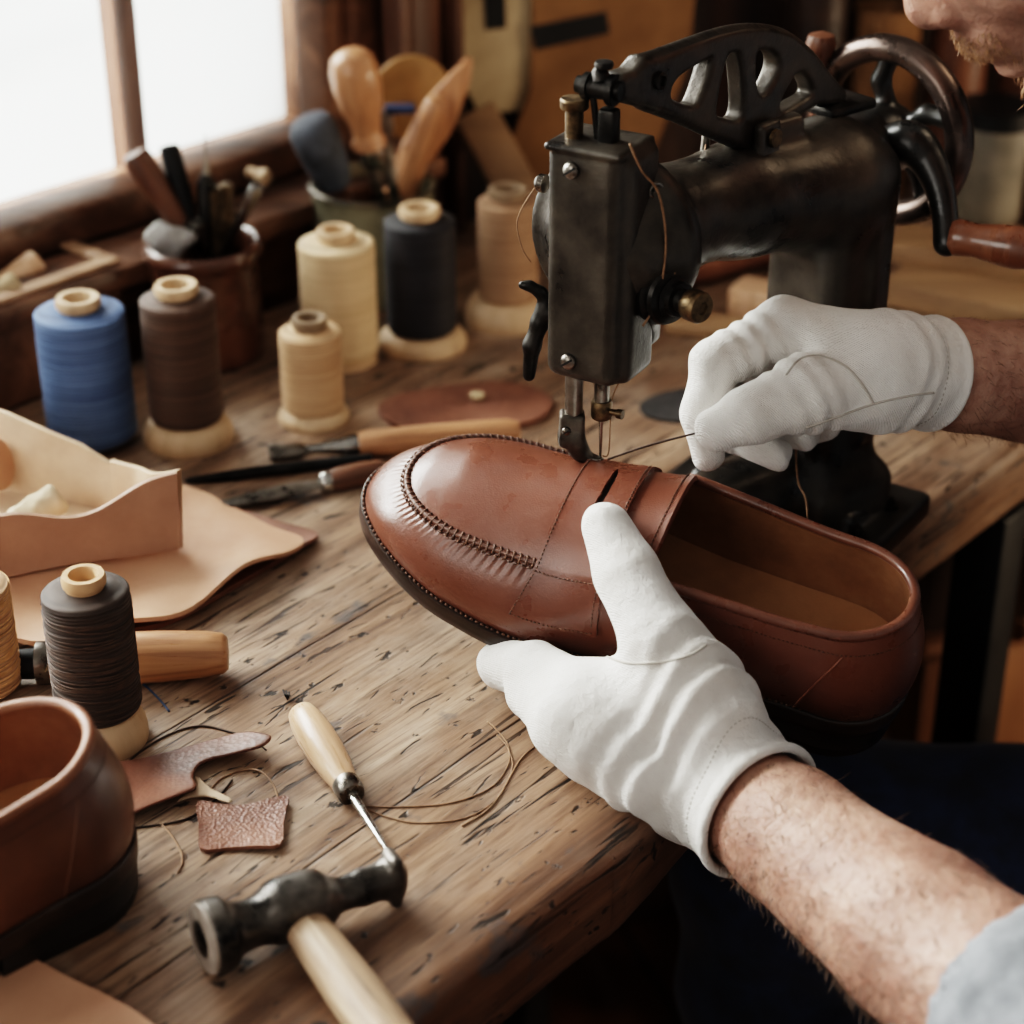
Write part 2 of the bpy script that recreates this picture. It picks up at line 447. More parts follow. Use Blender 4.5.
# ------------------------------------------------------------------ window wall
TH = math.radians(43); WU = A(math.sin(TH), math.cos(TH), 0); WN = A(-math.cos(TH), math.sin(TH), 0); Z3 = A(0, 0, 1)
W0 = G(290, 282)
WR = np.stack([WU, WN, Z3], 1)                       # wall frame: along, outward, up
def wp(px, py, off=0.0):
    q = hit(px, py, W0 + WN * off, WN); return float((q - W0) @ WU), float(q[2])
def wbox(mb, s0, s1, n0, n1, z0, z1, bev=.003):
    c = W0 + WU * (s0 + s1) / 2 + WN * (n0 + n1) / 2 + Z3 * (z0 + z1) / 2
    return mb.box(c, (abs(s1 - s0) / 2, abs(n1 - n0) / 2, abs(z1 - z0) / 2), WR, bev)
gl = .055                                            # glass plane offset
_, zb = wp(20, 204, gl); s_m0, _ = wp(109, 60, .066); s_m1, _ = wp(139, 60, .036); s_j0, _ = wp(279, 60, .075)
_, zrail = wp(150, 240, 0.0); _, zsill = wp(270, 214, -.03)
s_end = wp(445, 150, -.012)[0]
S_L = -2.2; ZT = 1.25
structs = []
def struct(o): tag(o, kind='structure'); structs.append(o); return o
def wroot(mb, name, m):
    o = build_root(mb, name, m, None, None); o['kind'] = 'structure'; return o
# lower wall panel, sill, upper wall
mb = MB(); wbox(mb, S_L, s_end, 0.0, .14, FLOOR, zsill - .012); wbox(mb, S_L, s_end, 0.0, .14, ZT, ZT + .35); wroot(mb, 'wall_left', M['frame'])
mb = MB(); wbox(mb, S_L, s_end - .02, -.035, .10, zsill - .016, zsill, .004); wbox(mb, S_L, s_end - .02, -.012, .02, zsill - .034, zsill - .016, .003); wroot(mb, 'trim_1', M['frame'])
win = thing('window_1', W0 + WU * s_m1 + Z3 * zsill, kind='structure')
mb = MB()
wbox(mb, S_L, s_j0 + .035, .012, .085, zsill, zrail, .004)
wbox(mb, S_L, s_j0 + .035, .022, .075, zrail - .006, zb, .006)
wbox(mb, S_L, s_j0 + .035, .012, .085, ZT - .06, ZT, .004)
wbox(mb, s_j0, s_j0 + .022, .022, .075, zb - .01, ZT - .05, .004); wbox(mb, s_j0 + .020, s_j0 + .045, .012, .085, zsill, ZT, .004)
mb.build('window_frame', M['frame'], win)
step = s_j0 - s_m1
mull = [s_m0 - k * (step + s_m1 - s_m0) for k in range(0, 5)]
for s in mull:
    if s < S_L: continue
    mb = MB(); wd = s_m1 - s_m0; wbox(mb, s, s + wd, .042, .066, zb - .012, ZT - .05, .004); wbox(mb, s + wd * .25, s + wd * .75, .034, .074, zb - .012, ZT - .05, .004)
    mb.build('mullion', M['framez'], win)
g = NT('window_glass'); g.t.nodes.remove(g.b)
fr = g.n('ShaderNodeFresnel'); fr.inputs[0].default_value = 1.45; tr = g.n('ShaderNodeBsdfTransparent'); tr.inputs[0].default_value = (.96, .98, .97, 1)
gs = g.n('ShaderNodeBsdfGlossy'); gs.inputs['Roughness'].default_value = .02; mx = g.n('ShaderNodeMixShader')
g.l(fr.outputs[0], mx.inputs[0]); g.l(tr.outputs[0], mx.inputs[1]); g.l(gs.outputs[0], mx.inputs[2]); g.l(mx.outputs[0], g.out.inputs[0]); M['glass'] = g.m
edges = [s_j0] + mull
for i in range(len(edges)):
    a = edges[i]; b = (edges[i + 1] + (s_m1 - s_m0)) if i + 1 < len(edges) else S_L
    if a < S_L or b > a: continue
    mb = MB(); wbox(mb, max(b, S_L), a, gl - .0015, gl + .0015, zb - .008, ZT - .055, 0); mb.build('pane', M['glass'], win)
# post at the end of the window wall: jamb, dark gap, pilaster
mb = MB()
wbox(mb, s_j0 + .045, s_j0 + .085, .03, .10, zsill - .1, ZT + .3); wbox(mb, s_j0 + .085, s_end - .035, -.012, .10, FLOOR, ZT + .3, .006)
wbox(mb, s_j0 + .090, s_j0 + .100, -.02, .0, zsill - .1, ZT + .3, .003); wbox(mb, s_end - .05, s_end - .036, -.02, .0, FLOOR, ZT + .3, .003)
wbox(mb, s_end - .035, s_end + .02, .02, .12, FLOOR, ZT + .3, .003); wroot(mb, 'trim_2', M['framez'])
# back wall of dark boards
CRN = W0 + WU * (s_end) + WN * .02
BD = math.radians(17); BU = A(math.cos(BD), math.sin(BD), 0); BN = A(-math.sin(BD), math.cos(BD), 0); BR = np.stack([BU, BN, Z3], 1)
def bp(px, py, off=0.0):
    q = hit(px, py, CRN + BN * off, BN); return q
def bbox_(mb, s0, s1, n0, n1, z0, z1, bev=.003):
    c = CRN + BU * (s0 + s1) / 2 + BN * (n0 + n1) / 2 + Z3 * (z0 + z1) / 2
    return mb.box(c, (abs(s1 - s0) / 2, abs(n1 - n0) / 2, abs(z1 - z0) / 2), BR, bev)
M['board'] = wood('back_boards', (26, 15, 9), (54, 33, 20), (80, 50, 31), 2, 24, .6, .3)
mb = MB(); s = -.02; k = 0
while s < 2.3:
    bbox_(mb, s, s + .168, .0, .03, FLOOR, 1.4, .004); s += .17
wroot(mb, 'wall_back', M['board'])
mb = MB(); mb.box((2.15, .6, .3), (.02, 2.2, 1.1), None, 0); wroot(mb, 'wall_right', M['board'])
# floor
t = NT('floor_boards'); v = t.coord((1, .08, 1), (0, 0, math.radians(-20)))
n1 = t.noise(v, 22, 6); bw = t.n('ShaderNodeTexBrick'); bw.inputs['Scale'].default_value = 1.0; bw.inputs['Brick Width'].default_value = 1.6; bw.inputs['Row Height'].default_value = .14; bw.inputs['Mortar Size'].default_value = .004
bw.inputs['Color1'].default_value = lin((112, 70, 38)); bw.inputs['Color2'].default_value = lin((92, 56, 30)); bw.inputs['Mortar'].default_value = lin((20, 12, 8)); t.l(t.coord(rot=(0, 0, math.radians(70))), bw.inputs['Vector'])
t.set(color=t.mix(t.mapr(n1, .3, .7, 0, .6), bw.outputs[0], (58, 36, 20)), rough=.55, normal=t.bump(n1, .2))
mb = MB(); mb.box((.3, .6, FLOOR - .02), (2.4, 2.4, .02), None, 0); wroot(mb, 'floor', t.m)
# street outside: one glowing backdrop plane, overcast daylight put into its emission
t = NT('glowing_street'); v = t.coord((1, 1, 1)); sp = t.n('ShaderNodeSeparateXYZ'); t.l(v, sp.inputs[0])
nz = t.noise(t.coord((.5, .5, 3.2)), 1.1, 2, .4)
cc = t.ramp(nz, [(.30, (205, 208, 206)), (.42, (246, 247, 244)), (.6, (255, 255, 252))])
t.b.inputs['Base Color'].default_value = lin((230, 230, 228)); t.set(emit=cc, emits=3.2, rough=1.0)
mb = MB(); cpt = W0 + WN * 1.9 + WU * -.1
mb.box(cpt + Z3 * .3, (3.2, .02, 1.9), WR, 0); wroot(mb, 'exterior_backdrop', t.m)

# ------------------------------------------------------------------ workbench
BA = math.radians(40); TU = A(math.sin(BA), math.cos(BA), 0); TV = A(math.cos(BA), -math.sin(BA), 0)   # along grain, to the right
t = NT('bench_top')
ang = math.pi / 2 - BA                               # grain direction measured from +x
def gv(sx, sy): return t.coord((sx, sy, 1), (0, 0, 0))
tc = t.n('ShaderNodeTexCoord'); mp = t.n('ShaderNodeMapping'); mp.inputs['Rotation'].default_value = (0, 0, -ang); t.l(tc.outputs['Object'], mp.inputs[0]); base = mp.outputs[0]
def st(sx, sy, sz=1):
    o = t.n('ShaderNodeMapping'); o.inputs['Scale'].default_value = (sx, sy, sz); t.l(base, o.inputs[0]); return o.outputs[0]
grain = t.noise(st(5, 60, 60), 1.0, 9, .68, .5); fine = t.noise(st(22, 420, 420), 1.0, 5, .6, .3)
patch = t.noise(st(5, 9, 9), 1.0, 5, .6); patch2 = t.noise(st(16, 22, 22), 1.0, 6, .65)
col = t.ramp(grain, [(.28, (70, 48, 35)), (.44, (130, 98, 74)), (.58, (166, 134, 106)), (.75, (194, 165, 138))])
col = t.mix(t.mapr(patch, .40, .66, 0, .65), col, t.ramp(grain, [(.3, (78, 52, 35)), (.55, (124, 89, 61)), (.75, (154, 116, 83))]))
col = t.mix(t.mapr(patch2, .48, .68, 0, .40), col, (190, 170, 148))
col = t.mix(t.mapr(fine, .48, .70, 0, .70), col, (74, 52, 38))
# warm worn dirt near the front edge
sx = t.n('ShaderNodeSeparateXYZ'); t.l(base, sx.inputs[0])
EDGE_V = 0.0
edge = t.math('ADD', sx.outputs[1], t.math('MULTIPLY', t.noise(st(9, 9), 1, 4), .07))
EDGE_NODE = t.n('ShaderNodeMapRange'); t.l(edge, EDGE_NODE.inputs[0])
col = t.mix(EDGE_NODE.outputs[0], col, t.ramp(grain, [(.3, (58, 34, 19)), (.6, (112, 70, 40)), (.8, (138, 92, 56))]))
# cracks along the grain, scratches across, dents and ink spots
cr1 = t.noise(st(7, 150, 150), 1.0, 3, .5, .8); crm = t.math('MULTIPLY', t.mapr(cr1, .63, .67, 0, 1), t.mapr(t.noise(st(8, 8), 1, 2), .38, .52, 0, 1))
crk = t.noise(st(30, 130, 130), 1.0, 2, .5, 2.0); crm2 = t.mapr(crk, .645, .685, 0, .95)
mp2 = t.n('ShaderNodeMapping'); mp2.inputs['Rotation'].default_value = (0, 0, .95); mp2.inputs['Scale'].default_value = (14, 190, 1); t.l(base, mp2.inputs[0])
crm3 = t.mapr(t.noise(mp2.outputs[0], 1.0, 2, .5, .7), .655, .69, 0, .8)
spots = t.mapr(t.noise(st(70, 80, 60), 1.0, 4, .6), .65, .685, 0, .95); ink = t.mapr(t.noise(st(26, 34, 30), 1.0, 4, .55), .635, .70, 0, .7)
dark = t.math('MAXIMUM', t.math('MAXIMUM', crm, crm2), t.math('MAXIMUM', crm3, spots))
col = t.mix(ink, col, (74, 76, 80)); col = t.mix(dark, col, (34, 24, 18))
# plank joints
vv = t.math('ADD', sx.outputs[1], t.math('MULTIPLY', t.noise(st(6, 6), 1, 3), .006))
md = t.math('PINGPONG', t.math('ADD', vv, .0), .0625); seam = t.mapr(md, .0, .0011, 1, 0)
col = t.mix(seam, col, (26, 17, 12))
rg = t.mapr(patch2, .3, .7, .30, .56)
hgt = t.math('SUBTRACT', t.math('MULTIPLY', fine, .35), t.math('ADD', dark, t.math('MULTIPLY', seam, 1.5)))
nb = t.bump(hgt, .55, .0011); nb = t.bump(grain, .35, .0022, nb); nb = t.bump(t.noise(st(18, 30, 20), 1.0, 3), .30, .004, nb)
t.set(color=t.sat(col, .88), rough=rg, normal=nb, spec=.5)
M['bench'] = t.m
ed = [G(430, 1040), G(512, 932), G(657, 812)]
ed[0] = ed[1] - TU * .55
b1 = G(885, 550); b2 = G(1005, 455); b3 = b2 + TU * .50
p_knee = G(700, 775)
outl = [ed[0], ed[1], ed[2] + TV * .0, b1, b2, b3]
back_c = CRN + BN * -.002
wl = W0 - WN * .022
bl = wl + WU * -1.25
outline = [tuple(q[:2]) for q in cr(outl, 4)] + [tuple((back_c + BU * .72 + TU * .0)[:2]), tuple(back_c[:2]), tuple((wl + WU * (s_end - .05))[:2]), tuple(bl[:2])]
ctr = np.mean(np.array(outline), 0)
bench = thing('workbench', (ctr[0], ctr[1], FLOOR), 'long scarred wooden workbench carrying the shoemaking tools and the sewing machine', 'workbench')
mb = MB(); BT = .052; wn_rng = random.Random(3)
mb.prism(outline, -BT, 0.0, .009, 3)
top = mb.build('tabletop', M['bench'], bench)
EV = -float(((ed[1] - A(ctr[0], ctr[1], 0)) * A(1, 1, 0)) @ TV)
EDGE_NODE.inputs[1].default_value = EV + .135; EDGE_NODE.inputs[2].default_value = EV + .035; EDGE_NODE.inputs[3].default_value = 0; EDGE_NODE.inputs[4].default_value = .8
# apron rail and legs
mid = lambda a, b, k: a + (b - a) * k
mb = MB(); e0, e1 = ed[1] - TU * .1, b2 + TU * .1
for q0, q1 in ((ed[1] - TU * .3 - TV * .10, b2 + TU * .2 - TV * .10),):
    c = (q0 + q1) / 2; d = nrm(q1 - q0); mb.box(c + Z3 * (-BT - .045), (np.linalg.norm(q1 - q0) / 2, .012, .045), np.stack([d, np.cross(Z3, d), Z3], 1), .003)
mb.build('apron', M['dark_wood'], bench)
for q in (ed[1] - TU * .35 - TV * .07, b2 + TU * .03 - TV * .016, bl + WU * .1 - WN * .08, wl + WU * .1 - WN * .12):
    mb = MB(); c = np.array([q[0], q[1], (FLOOR - BT) / 2]); mb.box(c, (.017, .017, (-BT - FLOOR) / 2), np.stack([TU, np.cross(Z3, TU), Z3], 1), .003)
    mb.build('leg', M['black'], bench)
# ------------------------------------------------------------------ thread spools
def spool(label, mt, xb, yb, rpx_base, y_core, rpx_core, y_should, rpx_th, y_thbot, lean=0.0, hasbase=True, strands=0, scol=None, core_m=None, bulge=0.0, group=None, taper=1.0):
    g0 = G(xb, yb); r = None
    d0 = depth(g0); r_b = rpx_base * d0 / F
    c = g0 + nrm(A(g0[0], g0[1], 0)) * r_b; c[2] = 0          # front lowest point -> centre
    Y = c[1]; dd = depth(c + Z3 * .04); r_t = rpx_th * dd / F; r_c = rpx_core * depth(c + Z3 * .08) / F
    z_core = Zat(Y, y_core); z_sh = Zat(Y - r_t, y_should) ; z_tb = Zat(Y - r_t, y_thbot)
    if not hasbase: z_tb = .004
    z_sh = min(z_sh, z_core - .010)
    root = thing('thread_spool', c, label, 'thread spool', group)
    H = z_core; zs = z_sh - z_tb
    rng = random.Random(int(xb * 7 + yb))
    prof = [(r_t * .80, z_tb)]; n = 70
    for i in range(n + 1):
        k = i / n; z = z_tb + .001 + (zs - .001) * k
        e = 1.0
        if k < .03: e = .93 + .07 * (k / .03)
        rr = r_t * e * (taper + (1 - taper) * (1 - k)) * (1 + bulge * math.sin(math.pi * k)) + rng.uniform(-1, 1) * .00018
        prof.append((rr, z))
    top = prof[-1][0]
    for k in (.25, .5, .75, 1.0):
        zz = z_sh + (H - .0075 - z_sh) * (1 - (1 - k) ** 1.4); prof.append((top * math.cos(k * .5 * math.pi * .62) * (1 - .10 * k) if k < 1 else max(r_c * 1.12, top * .58), zz))
    prof.append((r_c * .9, H - .0072))
    mb = MB(); mb.lathe(prof, c, n=56); th = mb.build('thread', mt, root, sharp=70)
    mb = MB(); ri = r_c * .60
    mb.lathe([(r_c * .88, .003), (r_c * .88, H - .006), (r_c, H - .005), (r_c * 1.02, H - .002), (r_c * .95, H), (ri * 1.15, H), (ri, H - .0015), (ri, .004)], c, n=36); mb.build('core', core_m or M['base_wood'], root)
    if hasbase:
        mb = MB(); zb_ = z_tb
        mb.lathe([(r_b * .985, 0), (r_b, .0015), (r_b, zb_ * .35), (r_b * .97, zb_ * .55), (r_b * .86 + r_t * .0, zb_ * .92), (max(r_b * .8, r_t * .8), zb_)], c, n=48); mb.build('base', M['base_wood'], root)
    if strands:
        mb = MB()
        for s_ in range(strands):
            a0 = rng.uniform(0, 6.28); z0 = z_tb + zs * rng.uniform(.08, .95); dz = zs * rng.uniform(-.10, .10); tot = rng.uniform(2.5, 6.3)
            pts = []
            for q in range(28):
                k = q / 27; a = a0 + tot * k; z = z0 + dz * math.sin(math.pi * .5 * k) + .0006 * math.sin(a * 3); z = min(max(z, z_tb + .001), z_tb + zs)
                kk = (z - z_tb) / zs
                rr = r_t * (taper + (1 - taper) * (1 - kk)) * (1 + bulge * math.sin(math.pi * kk)) + .0002; pts.append(c + A(rr * math.cos(a), rr * math.sin(a), z))
            mb.tube(pts, .00038, 5)
        mb.build('loose_winding', scol, th)
    return root, c
T = {}
T['blue'] = thread_mat('blue_thread', (54, 80, 124), (98, 132, 180)); T['brown'] = thread_mat('brown_thread', (58, 38, 28), (100, 74, 58))
T['tan'] = thread_mat('tan_thread', (180, 136, 92), (222, 182, 138)); T['cream'] = thread_mat('cream_thread', (204, 170, 124), (232, 202, 160))
T['black'] = thread_mat('black_thread', (20, 19, 22), (44, 43, 50)); T['dust'] = thread_mat('dusty_tan_thread', (150, 112, 80), (188, 148, 112))
T['dark'] = thread_mat('dark_brown_thread', (36, 27, 22), (72, 56, 47), 1000); T['sand'] = thread_mat('sand_thread', (184, 138, 98), (216, 174, 134), 1000)
M['darkstrand'] = mat('dark_strand', (62, 46, 38), (88, 68, 56), 200, rough=.65, bump=0); M['sandstrand'] = mat('sand_strand', (196, 150, 104), (226, 186, 140), 200, rough=.65, bump=0)
M['card_core'] = mat('card_core', (176, 136, 98), (200, 162, 124), 40, rough=.7, bump=.1)
M['dark_core'] = mat('grey_core', (110, 90, 70), (150, 126, 100), 40, rough=.7, bump=.1)
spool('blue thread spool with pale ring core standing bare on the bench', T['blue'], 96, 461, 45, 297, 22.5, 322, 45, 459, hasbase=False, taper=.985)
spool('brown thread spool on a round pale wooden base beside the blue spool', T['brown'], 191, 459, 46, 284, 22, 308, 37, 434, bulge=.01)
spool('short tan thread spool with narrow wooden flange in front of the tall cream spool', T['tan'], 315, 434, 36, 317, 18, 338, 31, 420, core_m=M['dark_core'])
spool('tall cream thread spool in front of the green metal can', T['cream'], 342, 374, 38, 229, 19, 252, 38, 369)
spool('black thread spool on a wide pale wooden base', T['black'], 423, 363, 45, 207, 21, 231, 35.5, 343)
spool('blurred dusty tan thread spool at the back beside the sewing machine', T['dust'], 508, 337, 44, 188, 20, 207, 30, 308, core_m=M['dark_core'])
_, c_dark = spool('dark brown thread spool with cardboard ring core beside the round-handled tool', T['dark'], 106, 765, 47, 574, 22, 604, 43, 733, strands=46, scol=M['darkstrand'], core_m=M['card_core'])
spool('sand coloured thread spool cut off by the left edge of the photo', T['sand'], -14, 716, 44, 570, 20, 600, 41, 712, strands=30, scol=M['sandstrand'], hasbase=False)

# ------------------------------------------------------------------ tool helpers
def rod_tool(name, label, cat, a, b, segs, group=None):
    """segs: (part name, material, profile [(r, t)], sy); t runs 0..1 from a to b; first seg is the root's own part list"""
    a = np.array(a, float); b = np.array(b, float); L = np.linalg.norm(b - a); d = (b - a) / L
    base = a if a[2] < b[2] else b
    root = thing(name, base, label, cat, group); turn(root, frame(d))
    for pn, m, prof, sy in segs:
        mb = MB(); mb.lathe([(r, t * L) for r, t in prof], a, d, 24, sy); mb.build(pn, m, root, sharp=50)
    return root
def hprof(r, t0, t1, kind='bulb'):
    K = dict(bulb=[(.0, .0), (.55, .01), (.85, .05), (1.0, .18), (1.0, .32), (.88, .55), (.66, .8), (.62, .93), (.58, 1.0)],
             straight=[(0, 0), (.75, .006), (.95, .03), (1, .1), (1, .9), (.9, .98), (.6, 1)],
             barrel=[(.0, 0), (.62, .004), (.76, .03), (.86, .12), (.97, .4), (1, .62), (.93, .85), (.74, .97), (.7, 1)],
             stick=[(0, 0), (.8, .008), (1, .03), (.92, .4), (.85, 1)])[kind]
    return [(r * a, t0 + (t1 - t0) * t) for a, t in K]
# awl
g_awl0, g_awl1 = G(300, 711, .0095), G(389, 853, .0015)
rod_tool('awl', 'pale wooden awl with polished handle lying behind the hammer', 'awl', g_awl0, g_awl1, [
    ('handle', M['handle_pale'], [(0, 0), (.0045, .003), (.0068, .02), (.0082, .08), (.0091, .2), (.0090, .30), (.0080, .42), (.0066, .50), (.0062, .535)], 1),
    ('ferrule', M['steel'], [(.0064, .53), (.0066, .535), (.0066, .60), (.0058, .615), (.0030, .62)], 1),
    ('spike', M['bright'], [(.0028, .61), (.0024, .63), (.0021, .75), (.0013, .92), (.0003, 1.0)], 1)])
mb = MB()
for k in range(3): mb.tube([G(288 + k, 700 - k * 2, .001), G(285 + k * 2, 695, .004), G(283 + k * 3, 690 + k, .002)], .0005, 5)
build_root(mb, 'wire_scrap', M['black'], 'tiny twist of black wire at the tail of the pale awl', 'wire')
# tool with a barrel handle behind the dark spool
b0 = G(228, 653, .0135); b1_ = G(42, 663, .011); b1_ = b0 + (b1_ - b0)
rod_tool('leather_burnisher', 'tool with thick honey coloured wooden handle lying behind the dark brown spool', 'tool', b0, b0 + (b1_ - b0) * 1.45, [
    ('handle', M['handle'], hprof(.0135, 0, .66, 'barrel'), 1),
    ('ferrule', M['steel'], [(.0105, .655), (.011, .66), (.011, .705), (.009, .71)], 1),
    ('shaft', M['black'], [(.0075, .705), (.0078, .72), (.007, .9), (.004, 1.0)], 1)])
# cutters behind the loafer toe
k0, k1 = G(268, 453, .006), G(520, 430, .009)
rod_tool('edge_cutter', 'edge cutter with square metal head and long pale wooden handle pointing behind the loafer', 'cutter', k0, k1, [
    ('blade', M['steel'], [(.002, 0), (.0075, .004), (.008, .02), (.0075, .12), (.004, .16), (.003, .18)], .55),
    ('shank', M['bright'], [(.003, .13), (.0034, .2), (.005, .26), (.0072, .31), (.0076, .35), (.007, .36)], 1),
    ('handle', M['handle'], [(.007, .35), (.0082, .37), (.0088, .5), (.0085, .75), (.0078, .95), (.006, .995), (.002, 1)], 1)])
rod_tool('round_file', 'thin dark round file lying between the two wooden-handled cutters', 'file', G(184, 481, .003), G(372, 458, .004), [
    ('blade', M['iron'], [(.0008, 0), (.0022, .03), (.0034, .3), (.0036, .7)], 1), ('tang', M['black'], [(.0036, .69), (.0034, .8), (.003, 1)], 1)])
rod_tool('skiving_knife', 'knife with long steel blade, bright ferrule and dark wooden handle', 'knife', G(212, 506, .0035), G(385, 470, .007), [
    ('blade', M['steel'], [(.0005, 0), (.004, .06), (.0068, .3), (.0066, .5), (.0042, .62)], .35),
    ('ferrule', M['bright'], [(.0045, .615), (.0062, .63), (.0064, .67), (.006, .685)], 1),
    ('handle', M['handle_dark'], [(.0062, .68), (.0074, .72), (.0078, .85), (.007, .98), (.003, 1)], 1)])

# ------------------------------------------------------------------ hammer
hf, hr = G(206, 938, .0165), G(397, 876, .0135)
ax = nrm(hr - hf); sd = nrm(np.cross(Z3, ax)); upv = np.cross(ax, sd); HL = np.linalg.norm(hr - hf)
hm_c = (hf + hr) / 2; hm_c[2] = 0
ham = thing('cobbler_hammer', hm_c, 'cobbler hammer with dark forged steel head and worn wooden handle on the bench', 'hammer')
turn(ham, frame(nrm(A(.52, -.85, 0))))
q = lambda t, u=0., w=0.: hf + ax * HL * t + upv * u + sd * w
s = SDF()
s.u(cyl(q(-.005), q(.10), .0160, .0148, .0015), .001).u(rc(q(.10), q(.22), .0125, .0092), .006).u(rc(q(.2), q(.40), .0090, .0108), .004)
s.u(bx(q(.47, .0015), (.0135, .0105, .0110), np.stack([ax, sd, upv], 1), .006), .008)
s.u(rc(q(.40, .004), q(.50, .004), .009, .009), .006)
s.u(rc(q(.52), q(.78), .0090, .0058), .008).u(rc(q(.74), q(.94), .0058, .0062), .005)
s.u(bx(q(.975), (.0028, .0065, .0128), np.stack([ax, sd, upv], 1), .0026), .006)
s.u(bx(q(.90), (.012, .0055, .0075), np.stack([ax, sd, upv], 1), .005), .005)
M['hammer'] = mat('hammer_steel', (36, 34, 33), (112, 106, 100), 55, rough=.33, rvar=.14, metal=.75, bump=.5, bscale=140, bdist=.0008)
sdf_obj('head', s, np.minimum(hf, hr) - .022, np.maximum(hf, hr) + .022, .0009, M['hammer'], ham, smooth=2)
mb = MB(); mb.lathe([(.0005, -.0024), (.0140, -.0022), (.0150, -.0014), (.0152, .0002), (.014, .0006)], hf, ax, 40); mb.build('striking_face', mat('worn_face', (140, 128, 118), (182, 170, 158), 80, rough=.45, metal=.1, bump=.15), ham)
h0 = q(.46, -.002); h1 = G(404, 1062, .0115); hd = nrm(h1 - h0); hl = np.linalg.norm(h1 - h0)
mb = MB(); ts = np.linspace(0, 1.25, 24); pts = [h0 + hd * hl * t for t in ts]
for p_ in pts: p_[2] = max(p_[2], .0125)
mb.tube(pts, [.0088 + .0026 * math.sin(min(t, 1) * 2.2) for t in ts], 20, sy=.82, up=(0, 0, 1)); mb.build('handle', M['handle_grey'], ham)

# ------------------------------------------------------------------ leather pieces
def flat_piece(name, px, m, label, cat, z=0.0, thick=.002, zf=None, rings=10, n=6, group=None):
    mb = MB(); mb.sheet([G(x, y, z) + A(0, 0, thick) for x, y in px], thick, zf, rings, n)
    return build_root(mb, name, m, label, cat, group, sharp=60, fixn=True)
def curl(amp, lim=.6, fr=70):
    return lambda x, y, s: amp * max(0, (s - lim) / (1 - lim)) ** 1.5 * (.55 + .45 * math.sin(x * fr + y * fr * .7))
hide_lo = [(20, 610), (60, 634), (130, 634), (195, 617), (255, 578), (298, 556), (318, 541), (280, 530), (210, 510), (120, 500), (-60, 520), (-80, 600)]
hide_hi = [(10, 640), (60, 646), (124, 636), (180, 616), (245, 580), (283, 560), (302, 543), (270, 530), (238, 515), (225, 512), (205, 500), (150, 496), (-40, 500), (-90, 600)]
flat_piece('hide_sheet', hide_lo, M['offcut'], 'lower reddish leather sheet showing its edge under the pale tan sheet', 'leather', 0, .003, curl(.003))
flat_piece('hide_sheet', [(x + 1, y - 6) for x, y in hide_hi], M['hide'], 'large pale tan leather sheet lying under the folded leather tray', 'leather', .0105, .0028, lambda x, y, s: -.005 * (1 - s) + .004 * max(0, (s - .7) / .3) * math.sin(x * 60 + y * 45), 12)
flat_piece('hide_sheet', [(-120, 930), (-40, 942), (20, 958), (70, 984), (110, 1004), (150, 1030), (190, 1075), (100, 1180), (-120, 1180)], M['hide'], 'pale tan leather piece in the lower corner below the brown shoe', 'leather', 0, .0032, curl(.003))
# long brown offcut with a bite cut out of it, and the pebbled square
def cut_piece(name, px, th, m, label, cat, zf, z=.0):
    pts = [G(x, y, z) for x, y in px]; c = np.mean(pts, 0); poly = [tuple((p - c)[:2]) for p in pts]
    sd_ = SDF(); sd_.u(extr([poly], [], c + Z3 * th / 2, A(1, 0, 0), A(0, 1, 0), Z3, th, .0006)); pa_ = np.array(pts)
    V, Q = sd_.mesh(A(pa_[:, 0].min() - .004, pa_[:, 1].min() - .004, z - .003), A(pa_[:, 0].max() + .004, pa_[:, 1].max() + .004, z + th + .003), .00085, smooth=1)
    V[:, 2] += zf(V[:, 0] - c[0], V[:, 1] - c[1]); V[:, 2] += z + .0003 - V[:, 2].min()
    mb = MB(); mb.add(V, Q); return build_root(mb, name, m, label, cat, sharp=0)
oc = [tuple(p[:2]) for p in cr([(x, y, 0) for x, y in [(104, 775), (150, 760), (205, 744), (240, 738), (262, 744), (273, 750), (262, 758), (235, 762), (212, 765), (199, 771), (194, 782), (197, 794), (186, 800), (150, 812), (112, 826), (100, 805)]], 4, True)]
cut_piece('leather_offcut', oc, .0018, M['offcut'], 'long reddish brown leather offcut with a curved bite cut out beside the pebbled square', 'leather scrap', lambda x, y: .010 * np.clip((x - .012) / .05, 0, 1) ** 1.5 + .0015 * np.sin(x * 90 - y * 60), .0022)
strip_ = [tuple(p[:2]) for p in cr([(x, y, 0) for x, y in [(194, 778), (201, 781), (212, 792), (232, 802), (228, 806), (208, 800), (190, 800), (176, 804), (186, 796), (196, 792)]], 3, True)]
cut_piece('leather_offcut', strip_, .0014, M['hide_in'], 'narrow pale strip poking out under the long brown offcut', 'leather scrap', lambda x, y: .0005 * np.sin(x * 200), .0004)
mb = MB(); sq = [(198, 806), (222, 807), (252, 807), (276, 802), (289, 801), (287, 812), (284, 828), (280, 849), (250, 850), (225, 850), (201, 852), (199, 830)]
mb.sheet([G(x, y, .0008) + A(0, 0, .0022) for x, y in sq], .002, lambda x, y, s: .002 * max(0, s - .6) * math.sin(x * 160), 8, 3)
build_root(mb, 'leather_offcut', M['pebbled'], 'small square of pebbled brown leather lying before the awl', 'leather scrap', fixn=True, sharp=60)
flat_piece('leather_patch', [(379, 416), (386, 404), (410, 396), (455, 389), (500, 386), (535, 392), (551, 404), (545, 418), (520, 428), (470, 434), (410, 433)], M['offcut'], 'round brown leather patch lying behind the loafer toe', 'leather scrap', 0, .0035)
flat_piece('leather_patch', [(640, 407), (660, 396), (700, 388), (740, 384), (742, 402), (720, 420), (680, 424), (648, 418)], M['darkhide'], 'dark grey offcut on the bench behind the needle', 'leather scrap', 0, .002)
